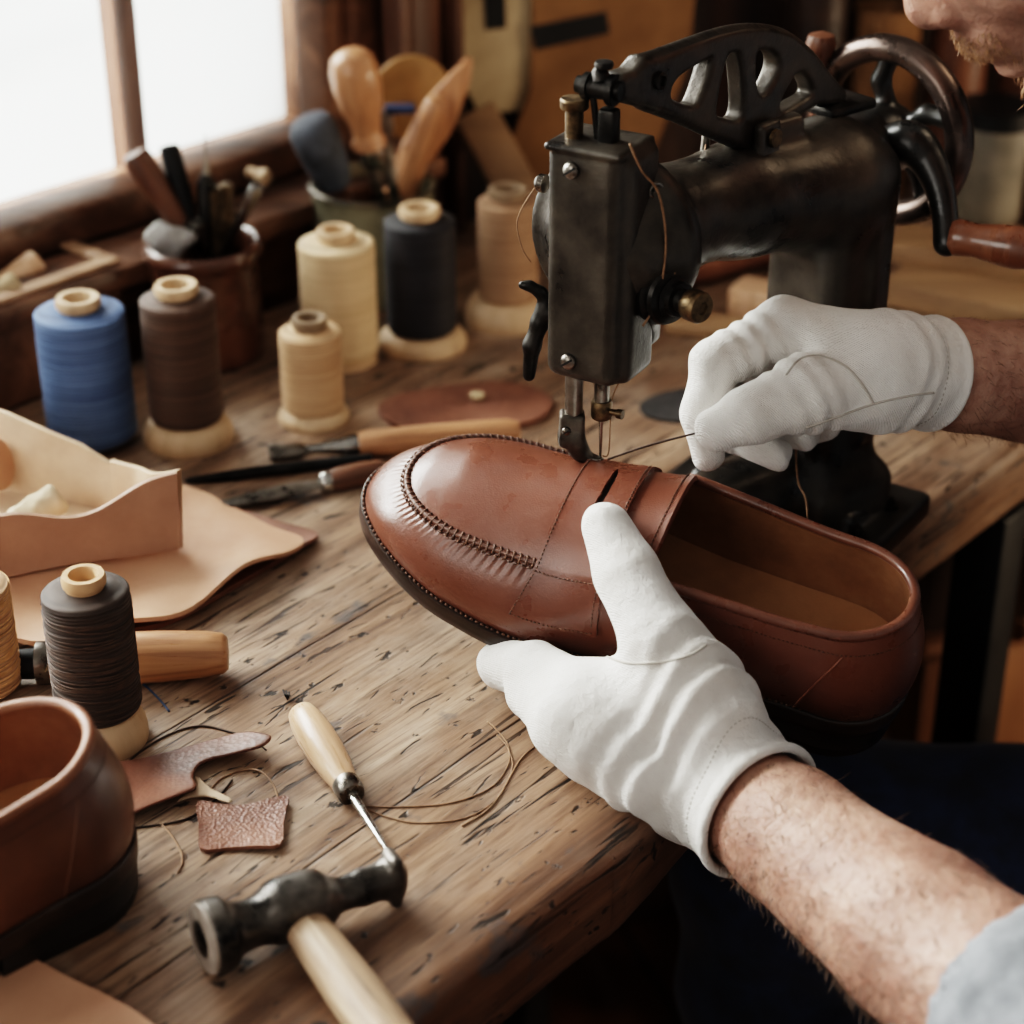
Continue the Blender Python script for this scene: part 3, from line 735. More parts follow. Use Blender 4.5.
mb = MB(); cc_ = G(477, 398, .0035); mb.lathe([(.001, 0), (.0042, .0004), (.0052, .0018), (.0045, .0032), (.001, .0038)], cc_, n=20); build_root(mb, 'button', M['paper'], 'small pale button lying on the round brown patch', 'button')

# folded leather tray
tr = thing('leather_tray', G(90, 540, .012), 'pale tan leather folded into an open tray on the leather sheets', 'leather tray')
zt0 = .0125
FRb = G(183, 547, zt0); FRt = G(174, 466, zt0 + .046)
BRt = G(113, 459, zt0 + .036); BRb = BRt * 1; BRb[2] = zt0
FLb = G(-70, 590, zt0); BLb = G(-75, 470, zt0)
def wallstrip(a, b, ha, hb, dip, n=24, out=0.0, t=.0028):
    d = nrm(b - a); nn = A(d[1], -d[0], 0); rows = []
    for i in range(n + 1):
        k = i / n; p0 = a + (b - a) * k; h = ha + (hb - ha) * k - dip(k); lean = out * 1.0
        col = []
        for j in range(7):
            v = j / 6; col.append(p0 + Z3 * h * v + nn * (out * v ** 1.5 + .0016 * math.sin(k * 9 + v * 2)))
        back = [c_ - nn * t for c_ in col[::-1]]
        rows.append(col + back)
    return rows
mb = MB()
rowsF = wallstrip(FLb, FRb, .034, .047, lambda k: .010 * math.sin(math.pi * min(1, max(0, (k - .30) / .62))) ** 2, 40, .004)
mb.grid(rowsF, closed_v=True); mb.build('front_wall', M['shaded_tray_hide'], tr, sharp=60, fixn=True)
mb = MB(); rowsR = wallstrip(FRb, BRb, .047, .036, lambda k: .004 * math.sin(math.pi * k), 16, .002); mb.grid(rowsR, closed_v=True); mb.build('end_wall', M['hide_in'], tr, sharp=60, fixn=True)
mb = MB(); rowsB = wallstrip(BRb, BLb, .034, .050, lambda k: -.006 * math.sin(math.pi * k) + .006 * max(0, 1 - k * 6), 30, .004); mb.grid(rowsB, closed_v=True); mb.build('back_wall', M['hide_in'], tr, sharp=60, fixn=True)
mb = MB(); mb.sheet([(FLb + FRb + BRb + BLb) / 4 * .08 + p_ * .92 + Z3 * .003 for p_ in (FLb, FRb, BRb, BLb)], .003, None, 4, 1); mb.build('tray_floor', M['hide_in'], tr, fixn=True)
mb = MB(); c0 = G(0, 474, zt0 + .02); mb.tube(cr([c0 + A(-.05, .012, -.012), c0 + A(-.02, .006, .0), c0 + A(.0, .0, .006)], 6), [.004] * 6 + [.012] * 6 + [.015], 14); mb.build('rolled_flap', M['hide'], tr)
# chalk lump in the tray
s = SDF(); cz = G(40, 510, zt0 + .016); dz_ = nrm(A(.75, .35, .45)); s.u(cyl(cz - dz_ * .016, cz + dz_ * .014, .0105, .0085, .003)); s.sub(bx(cz + dz_ * .018 + A(.002, -.004, .012), (.009, .02, .006), frame((.6, -.5, .6)), .001))
V, Q = s.mesh(cz - .024, cz + .024, .0012, lambda p: .0009 * np.sin(p[:, 0] * 420 + p[:, 2] * 260) * np.sin(p[:, 1] * 380), .001); mb = MB(); mb.add(V, Q); build_root(mb, 'chalk_lump', mat('chalk', (196, 178, 150), (226, 212, 186), 60, rough=.9, bump=.4), 'lump of pale chalk lying inside the folded leather tray', 'chalk')

# ------------------------------------------------------------------ strings lying on the bench
def string(px, r, m, label, name='thread_piece', z=None, group=None):
    pts = [G(p_[0], p_[1], (p_[2] if len(p_) > 2 else r)) for p_ in px]
    mb = MB(); mb.tube(cr(pts, 8), r, 6); return build_root(mb, name, m, label, 'thread', group, sharp=0)
string([(120, 770), (140, 752), (170, 734), (200, 726), (230, 732), (255, 742), (266, 750, .006)], .0005, M['darkstring'], 'dark thread looping from the dark brown spool over the leather offcut')
string([(210, 790), (222, 778), (245, 770), (262, 772, .004), (274, 786, .003), (279, 803, .003)], .0005, M['string'], 'light brown thread arching over the pebbled leather square')
string([(160, 822), (172, 836), (181, 852), (182, 864), (178, 872)], .0005, M['string'], 'short tan thread curl beside the heel of the brown shoe')
string([(100, 830), (150, 826), (188, 818), (215, 800), (232, 780)], .0005, M['darkstring'], 'dark thread running beneath the long brown offcut')
string([(134, 676), (148, 688), (160, 700), (169, 711)], .0006, M['bluestring'], 'short blue thread end beside the dark brown spool')
string([(365, 806), (400, 807), (450, 803), (490, 788), (508, 765), (508, 745), (495, 728), (488, 722)], .00042, M['string'], 'upper strand of the tan thread coil on the bench')
string([(368, 810), (390, 818), (420, 823), (465, 818), (495, 800), (512, 770), (508, 748), (497, 735)], .00042, M['string'], 'lower strand of the tan thread coil on the bench')
string([(462, 826), (485, 812), (500, 795), (520, 760), (537, 745)], .0005, M['string'], 'loose tan thread tail crossing the thread coil')

# ------------------------------------------------------------------ crock with tools
def vessel(name, label, cat, x, ybot, rpx_b, ytop, prof, m, nn=56):
    g0 = G(x, ybot); rb = rpx_b * depth(g0) / F; c = g0 + nrm(A(g0[0], g0[1], 0)) * rb; c[2] = 0; H = Zat(c[1], ytop)
    root = thing(name, c, label, cat); mb = MB(); mb.lathe([(r * rb, h * H) for r, h in prof], c, n=nn); mb.build('body', m, root, sharp=50)
    return root, c, rb, H
M['crock'] = mat('crock_glaze', (62, 37, 28), (108, 70, 52), 24, rough=.26, bump=.15, bscale=80, coat=.4)
M['can'] = mat('can_paint', (112, 110, 92), (160, 156, 134), 30, rough=.48, metal=.35, bump=.2, bscale=90)
crock, cc, cr_, cH = vessel('stoneware_crock', 'brown glazed stoneware crock full of tools by the window', 'crock', 213, 374, 55, 240,
    [(.3, 0), (.95, 0), (.99, .02), (1.0, .06), (.99, .5), (.98, .82), (1.0, .86), (1.07, .89), (1.09, .94), (1.05, .985), (.99, 1.0), (.93, .985), (.90, .93), (.88, .8), (.88, .08), (.3, .06)], M['crock'])
can, kc, kr, kH = vessel('metal_can', 'grey green metal can holding wooden handled tools', 'can', 377, 312, 62, 182,
    [(.3, 0), (.97, 0), (1, .01), (1, .06), (.985, .08), (.985, .93), (1.0, .95), (1.02, .97), (1.02, .985), (1.0, 1.0), (.965, .99), (.95, .96), (.95, .04), (.3, .03)], M['can'])
mb = MB(); mb.lathe([(kr * .99, kH * .955), (kr * 1.03, kH * .965), (kr * 1.03, kH * .99), (kr * .99, kH * 1.0)], kc, n=56, cap=False); mb.build('rim', M['steel'], can)
def in_pot(c, r, H, px0, px1, zoff=0.0, back=0.0, sink=.55):
    """tool line: passes the rim plane at pixel px1 and the top pixel px0, extended down into the pot"""
    b = G(px1[0], px1[1], H * 1.0)
    dxy = (b - c)[:2]; L = np.linalg.norm(dxy)
    if L > r * .72: b[:2] = c[:2] + dxy / L * r * .72
    nrm_plane = A(0, 1, 0); tpt = hit(px0[0], px0[1], b + A(0, back, 0), nrm_plane)
    d = nrm(tpt - b); foot = b - d * (H * sink / max(d[2], .3))
    off = (foot - c)[:2]; Lf = np.linalg.norm(off)
    if Lf > r * .74: foot[:2] = c[:2] + off / Lf * r * .74
    foot[2] = max(foot[2], .007)
    return tpt, foot
def pot_tool(name, label, cat, pot, px0, px1, segs, back=0.0, sink=.6):
    c, r, H = pot; a, b = in_pot(c, r, H, px0, px1, back=back, sink=sink)
    return rod_tool(name, label, cat, a, b, segs)
CP = (cc, cr_ * .88, cH); KP = (kc, kr * .95, kH)
pot_tool('handled_rasp', 'tool with reddish wooden handle leaning left in the brown crock', 'tool', CP, (133, 152), (180, 228), [('handle', M['handle_dark'], [(0, 0), (.008, .01), (.0098, .05), (.0095, .2), (.0075, .5)], 1), ('blade', M['iron'], [(.007, .49), (.004, .52), (.003, 1)], 1)])
pot_tool('handled_punch', 'tool with black rounded handle standing behind the reddish handle in the crock', 'tool', CP, (168, 144), (186, 224), [('handle', M['black'], [(0, 0), (.0062, .01), (.0072, .06), (.007, .3), (.0055, .5)], 1), ('blade', M['iron'], [(.005, .49), (.003, .52), (.003, 1)], 1)], .012)
pot_tool('needle_file', 'slim pointed steel file standing upright in the brown crock', 'file', CP, (205, 132), (208, 226), [('point', M['steel'], [(.0003, 0), (.0009, .15), (.0030, .26)], 1), ('shaft', M['iron'], [(.0030, .25), (.0065, .31), (.0068, .7), (.005, 1)], 1)])
pot_tool('brass_punch', 'short brass coloured tube punch in the brown crock', 'punch', CP, (216, 187), (218, 229), [('tube', M['brass'], [(.002, 0), (.0050, .01), (.0054, .1), (.0054, .6), (.005, 1)], 1)], .0, .5)
pot_tool('bulbed_punch', 'small bulb ended punch in the crock beside the tweezers', 'punch', CP, (227, 184), (228, 230), [('stem', M['brass'], [(.002, 0), (.0044, .01), (.0048, .05), (.0045, .2), (.006, .28), (.0072, .4), (.006, .55), (.004, .6)], 1), ('blade', M['iron'], [(.004, .59), (.003, 1)], 1)], -.006, .5)
pot_tool('tweezers', 'bright steel tweezers leaning right in the brown crock', 'tweezers', CP, (259, 184), (245, 230), [('arm', M['bright'], [(.002, 0), (.0052, .01), (.0055, .1), (.0046, .3), (.0035, 1)], .8)], -.01, .5)
pot_tool('ring_punch', 'stubby steel tube punch barely showing above the crock rim', 'punch', CP, (195, 222), (196, 232), [('tube', M['steel'], [(.003, 0), (.0068, .01), (.0072, .06), (.0072, .5), (.006, 1)], 1)], -.004, .6)
# grey rag on the crock rim
s = SDF(); rp = G(163, 240, cH * .99); s.u(ell(rp, (.012, .010, .012))).u(ell(rp + A(.003, -.004, -.012), (.008, .006, .012)), .006).u(ell(rp + A(.012, .0, .001), (.010, .008, .006)), .006)
V, Q = s.mesh(rp - .034, rp + .034, .0016, lambda p: .0012 * np.sin(p[:, 0] * 400) * np.sin(p[:, 2] * 300 + p[:, 1] * 200), .0015); mb = MB(); mb.add(V, Q)
build_root(mb, 'cloth_rag', mat('grey_rag', (140, 138, 136), (190, 188, 184), 60, rough=.95, bump=.4), 'small grey rag draped over the crock rim', 'rag')
# can tools
pot_tool('dauber', 'dark felt dauber with round dusty end leaning left in the metal can', 'dauber', KP, (308, 118), (336, 184), [('head', mat('dauber_felt', (44, 46, 52), (92, 98, 108), 30, rough=.85, bump=.4), [(0, 0), (.008, .006), (.0145, .03), (.0170, .08), (.0172, .16), (.0160, .28), (.0140, .42), (.011, .52)], 1), ('handle', M['handle_dark'], [(.009, .51), (.0075, .56), (.006, 1)], 1)], -.01)
pot_tool('chisel', 'chisel with large bulbous honey wooden handle standing in the metal can', 'chisel', KP, (350, 50), (377, 182), [('handle', M['handle'], [(0, 0), (.009, .008), (.0148, .04), (.0170, .10), (.0168, .18), (.0145, .28), (.0105, .38), (.0098, .43), (.0125, .455), (.0120, .48)], 1), ('ferrule', M['bright'], [(.0085, .475), (.0088, .49), (.0086, .56), (.007, .58)], 1), ('blade', M['steel'], [(.0068, .57), (.0062, .8), (.006, 1)], .6)], -.012)
pot_tool('wire_brush', 'small steel tool with blue tag standing behind the chisel', 'tool', KP, (384, 110), (392, 180), [('shaft', M['steel'], [(.002, 0), (.0058, .02), (.0062, .12), (.004, .2), (.0036, 1)], 1)], .008)
mb = MB(); qd = hit(400, 109, kc + A(0, .008, 0), A(0, 1, 0)); mb.box(qd, (.0105, .003, .0055), frame((0.1, -1, .1)), .0015); build_root(mb, 'tool_tag', mat('blue_tag', (40, 52, 84), (60, 74, 108), 50, rough=.7), 'small dark blue tag hanging on the steel tool in the can', 'tag')
pot_tool('wooden_stick', 'plain pale wooden stick handle leaning right out of the can', 'tool', KP, (438, 98), (411, 176), [('handle', M['handle'], [(0, 0), (.0055, .006), (.0078, .03), (.0082, .2), (.0088, .6), (.007, 1)], 1)], -.012)
pa, pb = in_pot(kc, kr * .9, kH, (470, 58), (425, 168), back=.012)
pdl = thing('wooden_paddle', pb, 'flat pointed wooden paddle leaning right behind the plain stick', 'paddle')
d = nrm(pb - pa); e1_ = nrm(np.cross(d, A(0.25, -1, .1))); e3 = np.cross(d, e1_); LL = np.linalg.norm(pb - pa)
mb = MB(); pr = [(0, -.002), (.016, -.0085), (.05, -.0145), (.075, -.012), (.09, -.007), (LL, -.006), (LL, .006), (.09, .007), (.075, .012), (.045, .0135), (.016, .007), (0, .002)]
mb.prism(pr, -.004, .004, .0015, 2, lambda v: pa + d * v[0] + e1_ * v[1] + e3 * v[2]); mb.build('blade', M['handle'], pdl, fixn=True)
# round paddle
rb_ = hit(413, 98, kc + A(0, .035, 0), A(0, 1, 0)); rd = thing('round_paddle', kc + A(.01, .02, .01), 'round tan leather disc paddle standing at the back of the can', 'paddle')
mb = MB(); mb.lathe([(.003, -.002), (.0285, -.002), (.030, 0), (.0285, .002), (.003, .002)], rb_, nrm(A(-.15, -1, .25)), 40); mb.build('disc', mat('tan_disc', (150, 108, 60), (190, 146, 92), 20, rough=.6), rd)
mb = MB(); mb.tube([rb_ + A(-.003, .0, -.026), kc + A(-.006, .028, .01)], .004, 12); mb.build('handle', M['handle'], rd)

# ------------------------------------------------------------------ wooden tool tray by the window
zt = .074
tR = G(119, 258, zt); tB = G(40, 241, zt); uF = -WU; Wd = .42
tB = tR + WN * .075; 
fd = nrm(A(-.80, -.60, 0)); bd = A(fd[1], -fd[0], 0); bd = bd if bd[1] > 0 else -bd
hit_l = G(0, 300, zt); fd = nrm((hit_l - tR) * A(1, 1, 0)); bd = A(fd[1], -fd[0], 0); bd = bd if bd @ WN > 0 else -bd
box_c = tR + fd * .15 + bd * .035
tray = thing('wooden_tray', (box_c[0], box_c[1], 0), 'open wooden box of odds and ends under the window behind the blue spool', 'tool box')
Rb = np.stack([fd, bd, Z3], 1)
def tbx(a0, a1, b0, b1, z0, z1, nm, m, bev=.002):
    mb = MB(); c = tR + fd * (a0 + a1) / 2 + bd * (b0 + b1) / 2; c[2] = (z0 + z1) / 2
    mb.box(c, (abs(a1 - a0) / 2, abs(b1 - b0) / 2, abs(z1 - z0) / 2), Rb, bev); return mb.build(nm, m, tray)
Dp = .062
tbx(0, .34, 0, .010, 0, zt - .003, 'front_panel', M['tray']); tbx(0, .34, Dp - .010, Dp, 0, zt - .003, 'back_panel', M['tray']); tbx(0, .010, .010, Dp - .01, 0, zt - .003, 'end_panel', M['tray']); tbx(.33, .34, .010, Dp - .01, 0, zt - .003, 'end_panel', M['tray'])
tbx(.01, .33, .01, Dp - .01, .028, .036, 'box_floor', M['tray'])
for a0, a1, b0, b1 in ((-.001, .341, -.001, .0105), (-.001, .341, Dp - .0105, Dp + .001), (-.001, .0105, .0105, Dp - .0105)):
    tbx(a0, a1, b0, b1, zt - .003, zt, 'rim_edge', M['edge_wood'], .001)
for k, (px, py, r, m, lb) in enumerate([(48, 268, .009, M['handle_pale'], 'pale wooden peg in the open box nearest its corner'), (20, 279, .008, M['paper'], 'pale chalk stub in the open box before the dark roll'), (36, 276, .008, M['paper'], 'off-white wax stub in the open box beside the pale peg'), (12, 266, .013, M['darkhide'], 'dark leather roll lying in the open box'), (30, 262, .011, M['handle_dark'], 'reddish wooden block end in the open box beside the dark roll')]):
    c0 = tR + fd * (.06 + .028 * k) + bd * (Dp * (.36 if k % 2 else .6)); c0[2] = .036 + r + .02
    mb = MB(); dr = nrm(A(.6, .5 - .3 * k, .35)); mb.lathe([(.001, -.024), (r * .9, -.0235), (r, -.021), (r * 1.02, .0), (r, .021), (r * .9, .0235), (.001, .024)], c0, dr, 20)
    build_root(mb, ['wooden_peg', 'chalk_stub', 'wax_stub', 'leather_roll', 'wooden_block'][k], m, lb, ['peg', 'chalk', 'wax', 'leather roll', 'block'][k])
# window catch on the frame
mb = MB(); wq = hit(250, 172, W0 + WN * .012, WN); mb.lathe([(.001, 0), (.004, .0), (.0042, .003), (.003, .005), (.003, .009), (.005, .011), (.006, .014), (.005, .018), (.001, .019)], wq, -WN, 20); o = build_root(mb, 'window_knob', M['base_wood'], 'small pale knob on the window frame above the crock', 'knob')

# ------------------------------------------------------------------ things along the back wall
def wallpiece(name, px, off, th, m, label, cat, holes=()):
    mb = MB(); pts = [bp(x, y, off) for x, y in px]; q2 = [((p_ - CRN) @ BU, p_[2]) for p_ in pts]
    mb.prism(q2, 0, th, .0008, 1, lambda v: CRN + BU * v[0] + Z3 * v[1] + BN * (off + v[2])); o = build_root(mb, name, m, label, cat, None, fixn=True); return o
def wallhole(px, off, m, par):
    mb = MB(); pts = [bp(x, y, off) for x, y in px]; q2 = [((p_ - CRN) @ BU, p_[2]) for p_ in pts]
    mb.prism(q2, 0, .001, 0, 1, lambda v: CRN + BU * v[0] + Z3 * v[1] + BN * (off + v[2])); return mb.build('cutout', m, par, fixn=True)
pt = wallpiece('paper_pattern', [(452, -40), (530, -40), (534, 60), (524, 112), (478, 112), (450, 60)], -.006, .003, M['paper'], 'pale paper pattern with a dark slot hanging beside the window post', 'pattern')
wallhole([(484, -10), (505, -10), (506, 28), (486, 30)], -.0075, M['black'], pt)
pt = wallpiece('card_pattern', [(534, -60), (700, -60), (690, 60), (650, 165), (560, 205), (500, 170), (530, 90)], -.012, .004, M['card'], 'brown card pattern with a slanted dark slot hanging behind the sewing machine head', 'pattern')
wallhole([(530, 27), (606, 12), (610, 33), (536, 50)], -.0135, M['black'], pt)
mb = MB(); a_ = bp(474, 112, -.03); b_ = bp(545, 240, -.10); b_[2] = .012; dd_ = nrm(b_ - a_); mb.box((a_ + b_) / 2, (.016, .006, np.linalg.norm(b_ - a_) / 2), frame(dd_, BN), .002); build_root(mb, 'wooden_batten', M['plank'], 'pale wooden batten leaning against the back boards behind the black spool', 'batten')
# rolls standing at the back of the bench
rolls = [('leather_roll', .31, .024, .26, M['dark_wood'], 'dark brown leather roll standing against the back boards beside the brown card pattern'), ('leather_roll', .37, .028, .15, M['card'], 'short pale brown roll standing behind the machine lever'), ('leather_roll', .435, .025, .30, M['handle_dark'], 'brown leather roll standing beside the pale roll behind the machine'), ('leather_roll', .50, .026, .22, M['handle_dark'], 'reddish leather roll standing behind the hand wheel'), ('leather_roll', .565, .024, .30, M['dark_wood'], 'tall dark roll standing behind the hand wheel near the face')]
for nm, s_, r, hgt_, m, lb in rolls:
    c0 = CRN + BU * s_ - BN * .04; c0[2] = .0003
    mb = MB(); spiral = [(c0 + A(math.cos(a) * r * (.35 + .65 * a / 18.8), math.sin(a) * r * (.35 + .65 * a / 18.8), 0)) for a in np.linspace(0, 18.8, 90)]
    X = np.array([[p_, p_ + Z3 * hgt_] for p_ in spiral]); mb.grid(X); ob = build_root(mb, nm, m, lb, 'leather roll', 'leather rolls standing along the back boards')
# planks and blocks lying at the back of the bench
def plank(px_a, px_b, z0, th, w, m, label, name='wooden_plank', ext=1.0, cat='plank'):
    a_ = G(px_a[0], px_a[1], z0 + th); b_ = G(px_b[0], px_b[1], z0 + th); d = (b_ - a_); L = np.linalg.norm(d); d = d / L; nx = A(-d[1], d[0], 0); nx = nx if nx[1] > 0 else -nx
    c = (a_ + b_) / 2 + nx * w / 2; c[2] = z0 + th / 2
    mb = MB(); mb.box(c, (L / 2 * ext, w / 2, th / 2), np.stack([d, nx, Z3], 1), .002); return build_root(mb, name, m, label, cat)
plank((882, 282), (1060, 318), 0, .018, .09, M['plank'], 'thick pale plank lying on the bench beyond the crank handle')
plank((886, 244), (1060, 268), .018, .014, .05, M['plank'], 'upper pale plank lying on the thick plank behind the crank')
plank((664, 324), (790, 338), 0, .008, .03, M['plank'], 'thin pale strip of wood lying behind the machine arm')
plank((728, 288), (768, 296), 0, .022, .03, M['handle_pale'], 'small pale wooden block behind the machine column', 'wooden_block', cat='block')
plank((600, 300), (668, 302), 0, .014, .06, M['handle'], 'flat honey coloured board behind the machine head')
plank((884, 328), (1040, 362), 0, .006, .022, M['black'], 'black iron ruler lying before the thick plank', 'iron_ruler', cat='ruler')
mb = MB(); a_ = G(640, 262, .024); b_ = G(770, 232, .024); mb.tube([a_, a_ + (b_ - a_) * .5, b_], [.022, .025, .024], 20); build_root(mb, 'leather_roll', M['offcut'], 'reddish brown leather roll lying on the bench behind the machine arm', 'leather roll')
# bottles and jars at the right back
def jar(px, py, r, h, m, label, name='glue_bottle', neck=True):
    c = G(px, py); prof = [(r * .9, 0), (r, .004), (r, h * .6), (r * .85, h * .72), (r * .35, h * .8), (r * .35, h * .96), (r * .42, h * .97), (r * .42, h), (.001, h)] if neck else [(r * .9, 0), (r, .004), (r, h * .9), (r * .95, h * .97), (r * .8, h), (.001, h)]
    root = thing(name, c, label, 'bottle' if neck else 'jar'); mb = MB(); mb.lathe(prof, c, n=32); mb.build('body', m, root)
    mb = MB(); mb.lathe([(r * .4, h * .93), (r * .46, h * .935), (r * .46, h + .006), (.001, h + .007)] if neck else [(r * .9, h * .88), (r * 1.03, h * .885), (r * 1.03, h + .004), (.001, h + .005)], c, n=28); mb.build('cap', M['black'], root); return root
jar(986, 214, .030, .085, mat('grey_stoneware', (110, 104, 92), (150, 142, 126), 20, rough=.6), 'grey stoneware jar at the back behind the chin', 'storage_jar', False)
jar(1040, 216, .026, .11, M['crock'], 'brown bottle standing behind the grey jar', 'glue_bottle', True)

def crate(px, py, off, w, h, d, zb, label, m):
    c = bp(px, py, -off); root = thing('wooden_crate', (c[0], c[1], FLOOR), label, 'crate'); b0 = FLOOR if zb is None else zb
    s0 = float((c - CRN) @ BU)
    n_ = 4
    for k in range(n_):
        z0 = b0 + h * (k + .06) / n_; z1 = b0 + h * (k + .92) / n_
        mb = MB(); bbox_(mb, s0 - w / 2, s0 + w / 2, -off - d / 2, -off - d / 2 + .012, z0, z1, .002); mb.build('slat', m, root)
        mb = MB(); bbox_(mb, s0 - w / 2, s0 - w / 2 + .012, -off - d / 2 + .012, -off + d / 2, z0, z1, .002); mb.build('slat', m, root)
    for sx in (-1, 1):
        mb = MB(); bbox_(mb, s0 + sx * (w / 2 - .02) - .015, s0 + sx * (w / 2 - .02) + .015, -off - d / 2 + .0121, -off - d / 2 + .03, b0, b0 + h, .002); mb.build('corner_post', m, root)
    mb = MB(); bbox_(mb, s0 - w / 2 + .013, s0 + w / 2, -off - d / 2 + .031, -off + d / 2, b0 + .002, b0 + .016, .001); mb.build('crate_bottom', m, root)
M['orange'] = wood('orange_plank', (92, 56, 32), (140, 92, 55), (166, 118, 76), 2, 20, .5, .2)
crate(922, 690, .16, .13, .46, .22, None, 'orange brown slatted crate standing on the floor behind the heel of the loafer', M['orange'])
crate(610, 985, .42, .20, .30, .22, None, 'low orange brown crate standing on the floor beneath the bench edge', M['orange'])
def leanboard(px0, px1, off0, off1, w, th, m, label, name='wooden_board', cat='board'):
    a_ = bp(px0[0], px0[1], -off0); b_ = bp(px1[0], px1[1], -off1); d = nrm(b_ - a_); a_ = a_ + d * ((FLOOR + .01 - a_[2]) / d[2]); c = (a_ + b_) / 2
    e1 = nrm(np.cross(BN, d)); e2 = np.cross(d, e1); mb = MB(); mb.box(c, (w / 2, th / 2, np.linalg.norm(b_ - a_) / 2), np.stack([e1, e2, d], 1), .003); return build_root(mb, name, m, label, cat)
leanboard((806, 745), (814, 560), .10, .05, .035, .014, M['paper'], 'pale grey board leaning on the back wall behind the loafer heel')
leanboard((1022, 720), (1016, 540), .12, .06, .045, .014, M['paper'], 'pale board leaning on the back wall right of the black bench leg')
leanboard((1062, 720), (1052, 500), .16, .08, .05, .016, M['plank'], 'brown board leaning before the pale board at the right edge')
# ------------------------------------------------------------------ loafers
SL = .297
def _sp(xs, ys):
    xs = np.array(xs, float); ys = np.array(ys, float)
    fine = np.linspace(xs[0], xs[-1], 400); yy = np.interp(fine, xs, ys); k = np.ones(21) / 21
    pad = np.r_[2 * yy[0] - yy[10:0:-1], yy, 2 * yy[-1] - yy[-2:-12:-1]]; sm = np.convolve(pad, k, 'valid')
    return lambda x: np.interp(x, fine, sm)
_bw = _sp([0, .03, .06, .09, .115, .15, .19, .23, .26, .297], [.042, .045, .049, .0515, .0505, .044, .0375, .0355, .035, .034])
def cap_(u): return np.sqrt(np.clip(1 - (1 - np.clip(u, 0, 1)) ** 2, 0, 1))
def BWf(X): return _bw(X) * cap_(X / .072) ** .92 * cap_((SL - X) / .036) ** .95
_tw = _sp([.02, .05, .09, .12, .14, .16, .19, .23, .26, .29], [.036, .037, .039, .0395, .0395, .0385, .037, .0345, .0325, .030])
def TWf(X): return _tw(X) * cap_((X - .021) / .050) ** .9 * cap_((.285 - X) / .034) ** .95
fz = _sp([0, .05, .1, .15, .2, .25, .297], [.021, .0150, .0118, .0135, .0205, .0265, .028])
tz = _sp([.015, .05, .09, .12, .14, .158, .19, .23, .26, .29], [.0445, .0485, .0525, .0565, .0635, .0715, .0735, .0755, .0795, .0850])
zc = _sp([.015, .021, .03, .05, .08, .11, .14, .165], [.0425, .0455, .0520, .0605, .0680, .0770, .0860, .0930])
def bX(t): return SL * (1 - np.cos(np.pi * t)) / 2
def tX(t): return .021 + .264 * bX(t) / SL
def t_of(X): return np.arccos(np.clip(1 - 2 * (X - .021) / .264, -1, 1)) / np.pi
def wall(t, v, side, pinch=0.0, off=0.0):
    t = np.asarray(t, float); X = bX(t); e = 1e-4; X2 = np.clip(X + e, 0, SL); X1 = np.clip(X - e, 0, SL)
    dy = (BWf(X2) - BWf(X1)) / np.maximum(X2 - X1, 1e-9); n = np.stack([-dy, np.ones_like(dy)], -1); n /= np.linalg.norm(n, axis=-1, keepdims=True)
    n = np.where((X < 1e-6)[..., None], np.array([-1., 0]), n); n = np.where((X > SL - 1e-6)[..., None], np.array([1., 0]), n)
    B = np.stack([X, BWf(X), fz(X)], -1); Xt = tX(t); T = np.stack([Xt, TWf(Xt), tz(Xt)], -1)
    v = np.asarray(v, float); blg = np.interp(X, [0, .05, .12, .18, .24, SL], [.0050, .0058, .0062, .0045, .005, .0065])
    bl = blg * np.sin(np.pi * np.clip(v, 0, 1) ** .85)
    if pinch:
        arc = X * 1.0; bl = bl - pinch * np.clip((v - .70) / .25, 0, 1) * np.clip((1.02 - v) / .1, 0, 1) * (X < .125) * (.5 + .5 * np.cos(t * 2 * np.pi * 74))
    p = B + (T - B) * v[..., None]; p = p.copy(); p[..., :2] += n * (bl + off)[..., None]
    if side < 0: p = p * np.array([1, -1, 1])
    return p
def plug(t, w):
    Xt = tX(t); ys = TWf(Xt); zs = tz(Xt); c = np.maximum(zc(Xt), zs); w = np.asarray(w, float)
    return np.stack([Xt + 0 * w, ys * w, zs + (c - zs) * (1 - np.abs(w) ** 2.1)], -1)
def surf(t, s):
    t, s = np.broadcast_arrays(np.asarray(t, float), np.asarray(s, float))
    wn = wall(t, np.clip(s + 2, 0, 1), -1); wf = wall(t, np.clip(2 - s, 0, 1), 1); pl = plug(t, np.clip(s, -1, 1))
    return np.where((s < -1)[..., None], wn, np.where((s > 1)[..., None], wf, pl))
def surf_off(t, s, o):
    t, s = np.broadcast_arrays(np.asarray(t, float), np.asarray(s, float)); e = 3e-3
    p = surf(t, s); du = surf(t + e, s) - surf(t - e, s); ds = surf(t, s + 4 * e) - surf(t, s - 4 * e)
    n = np.cross(du, ds); n /= np.linalg.norm(n, axis=-1, keepdims=True) + 1e-12
    return p + n * np.asarray(o)[..., None] if np.ndim(o) else p + n * o
def stitches(mb, pts, step, fill, r, xf, lift=None):
    pts = np.asarray(pts); d = np.r_[0, np.cumsum(np.linalg.norm(np.diff(pts, axis=0), axis=1))]; n = int(d[-1] / step)
    for i in range(n):
        a, b = i * step, i * step + step * fill
        q = np.stack([np.interp([a, (a + b) / 2, b], d, pts[:, k]) for k in range(3)], 1)
        mb.tube([xf(x) for x in q], [r * .75, r, r * .75], 5)
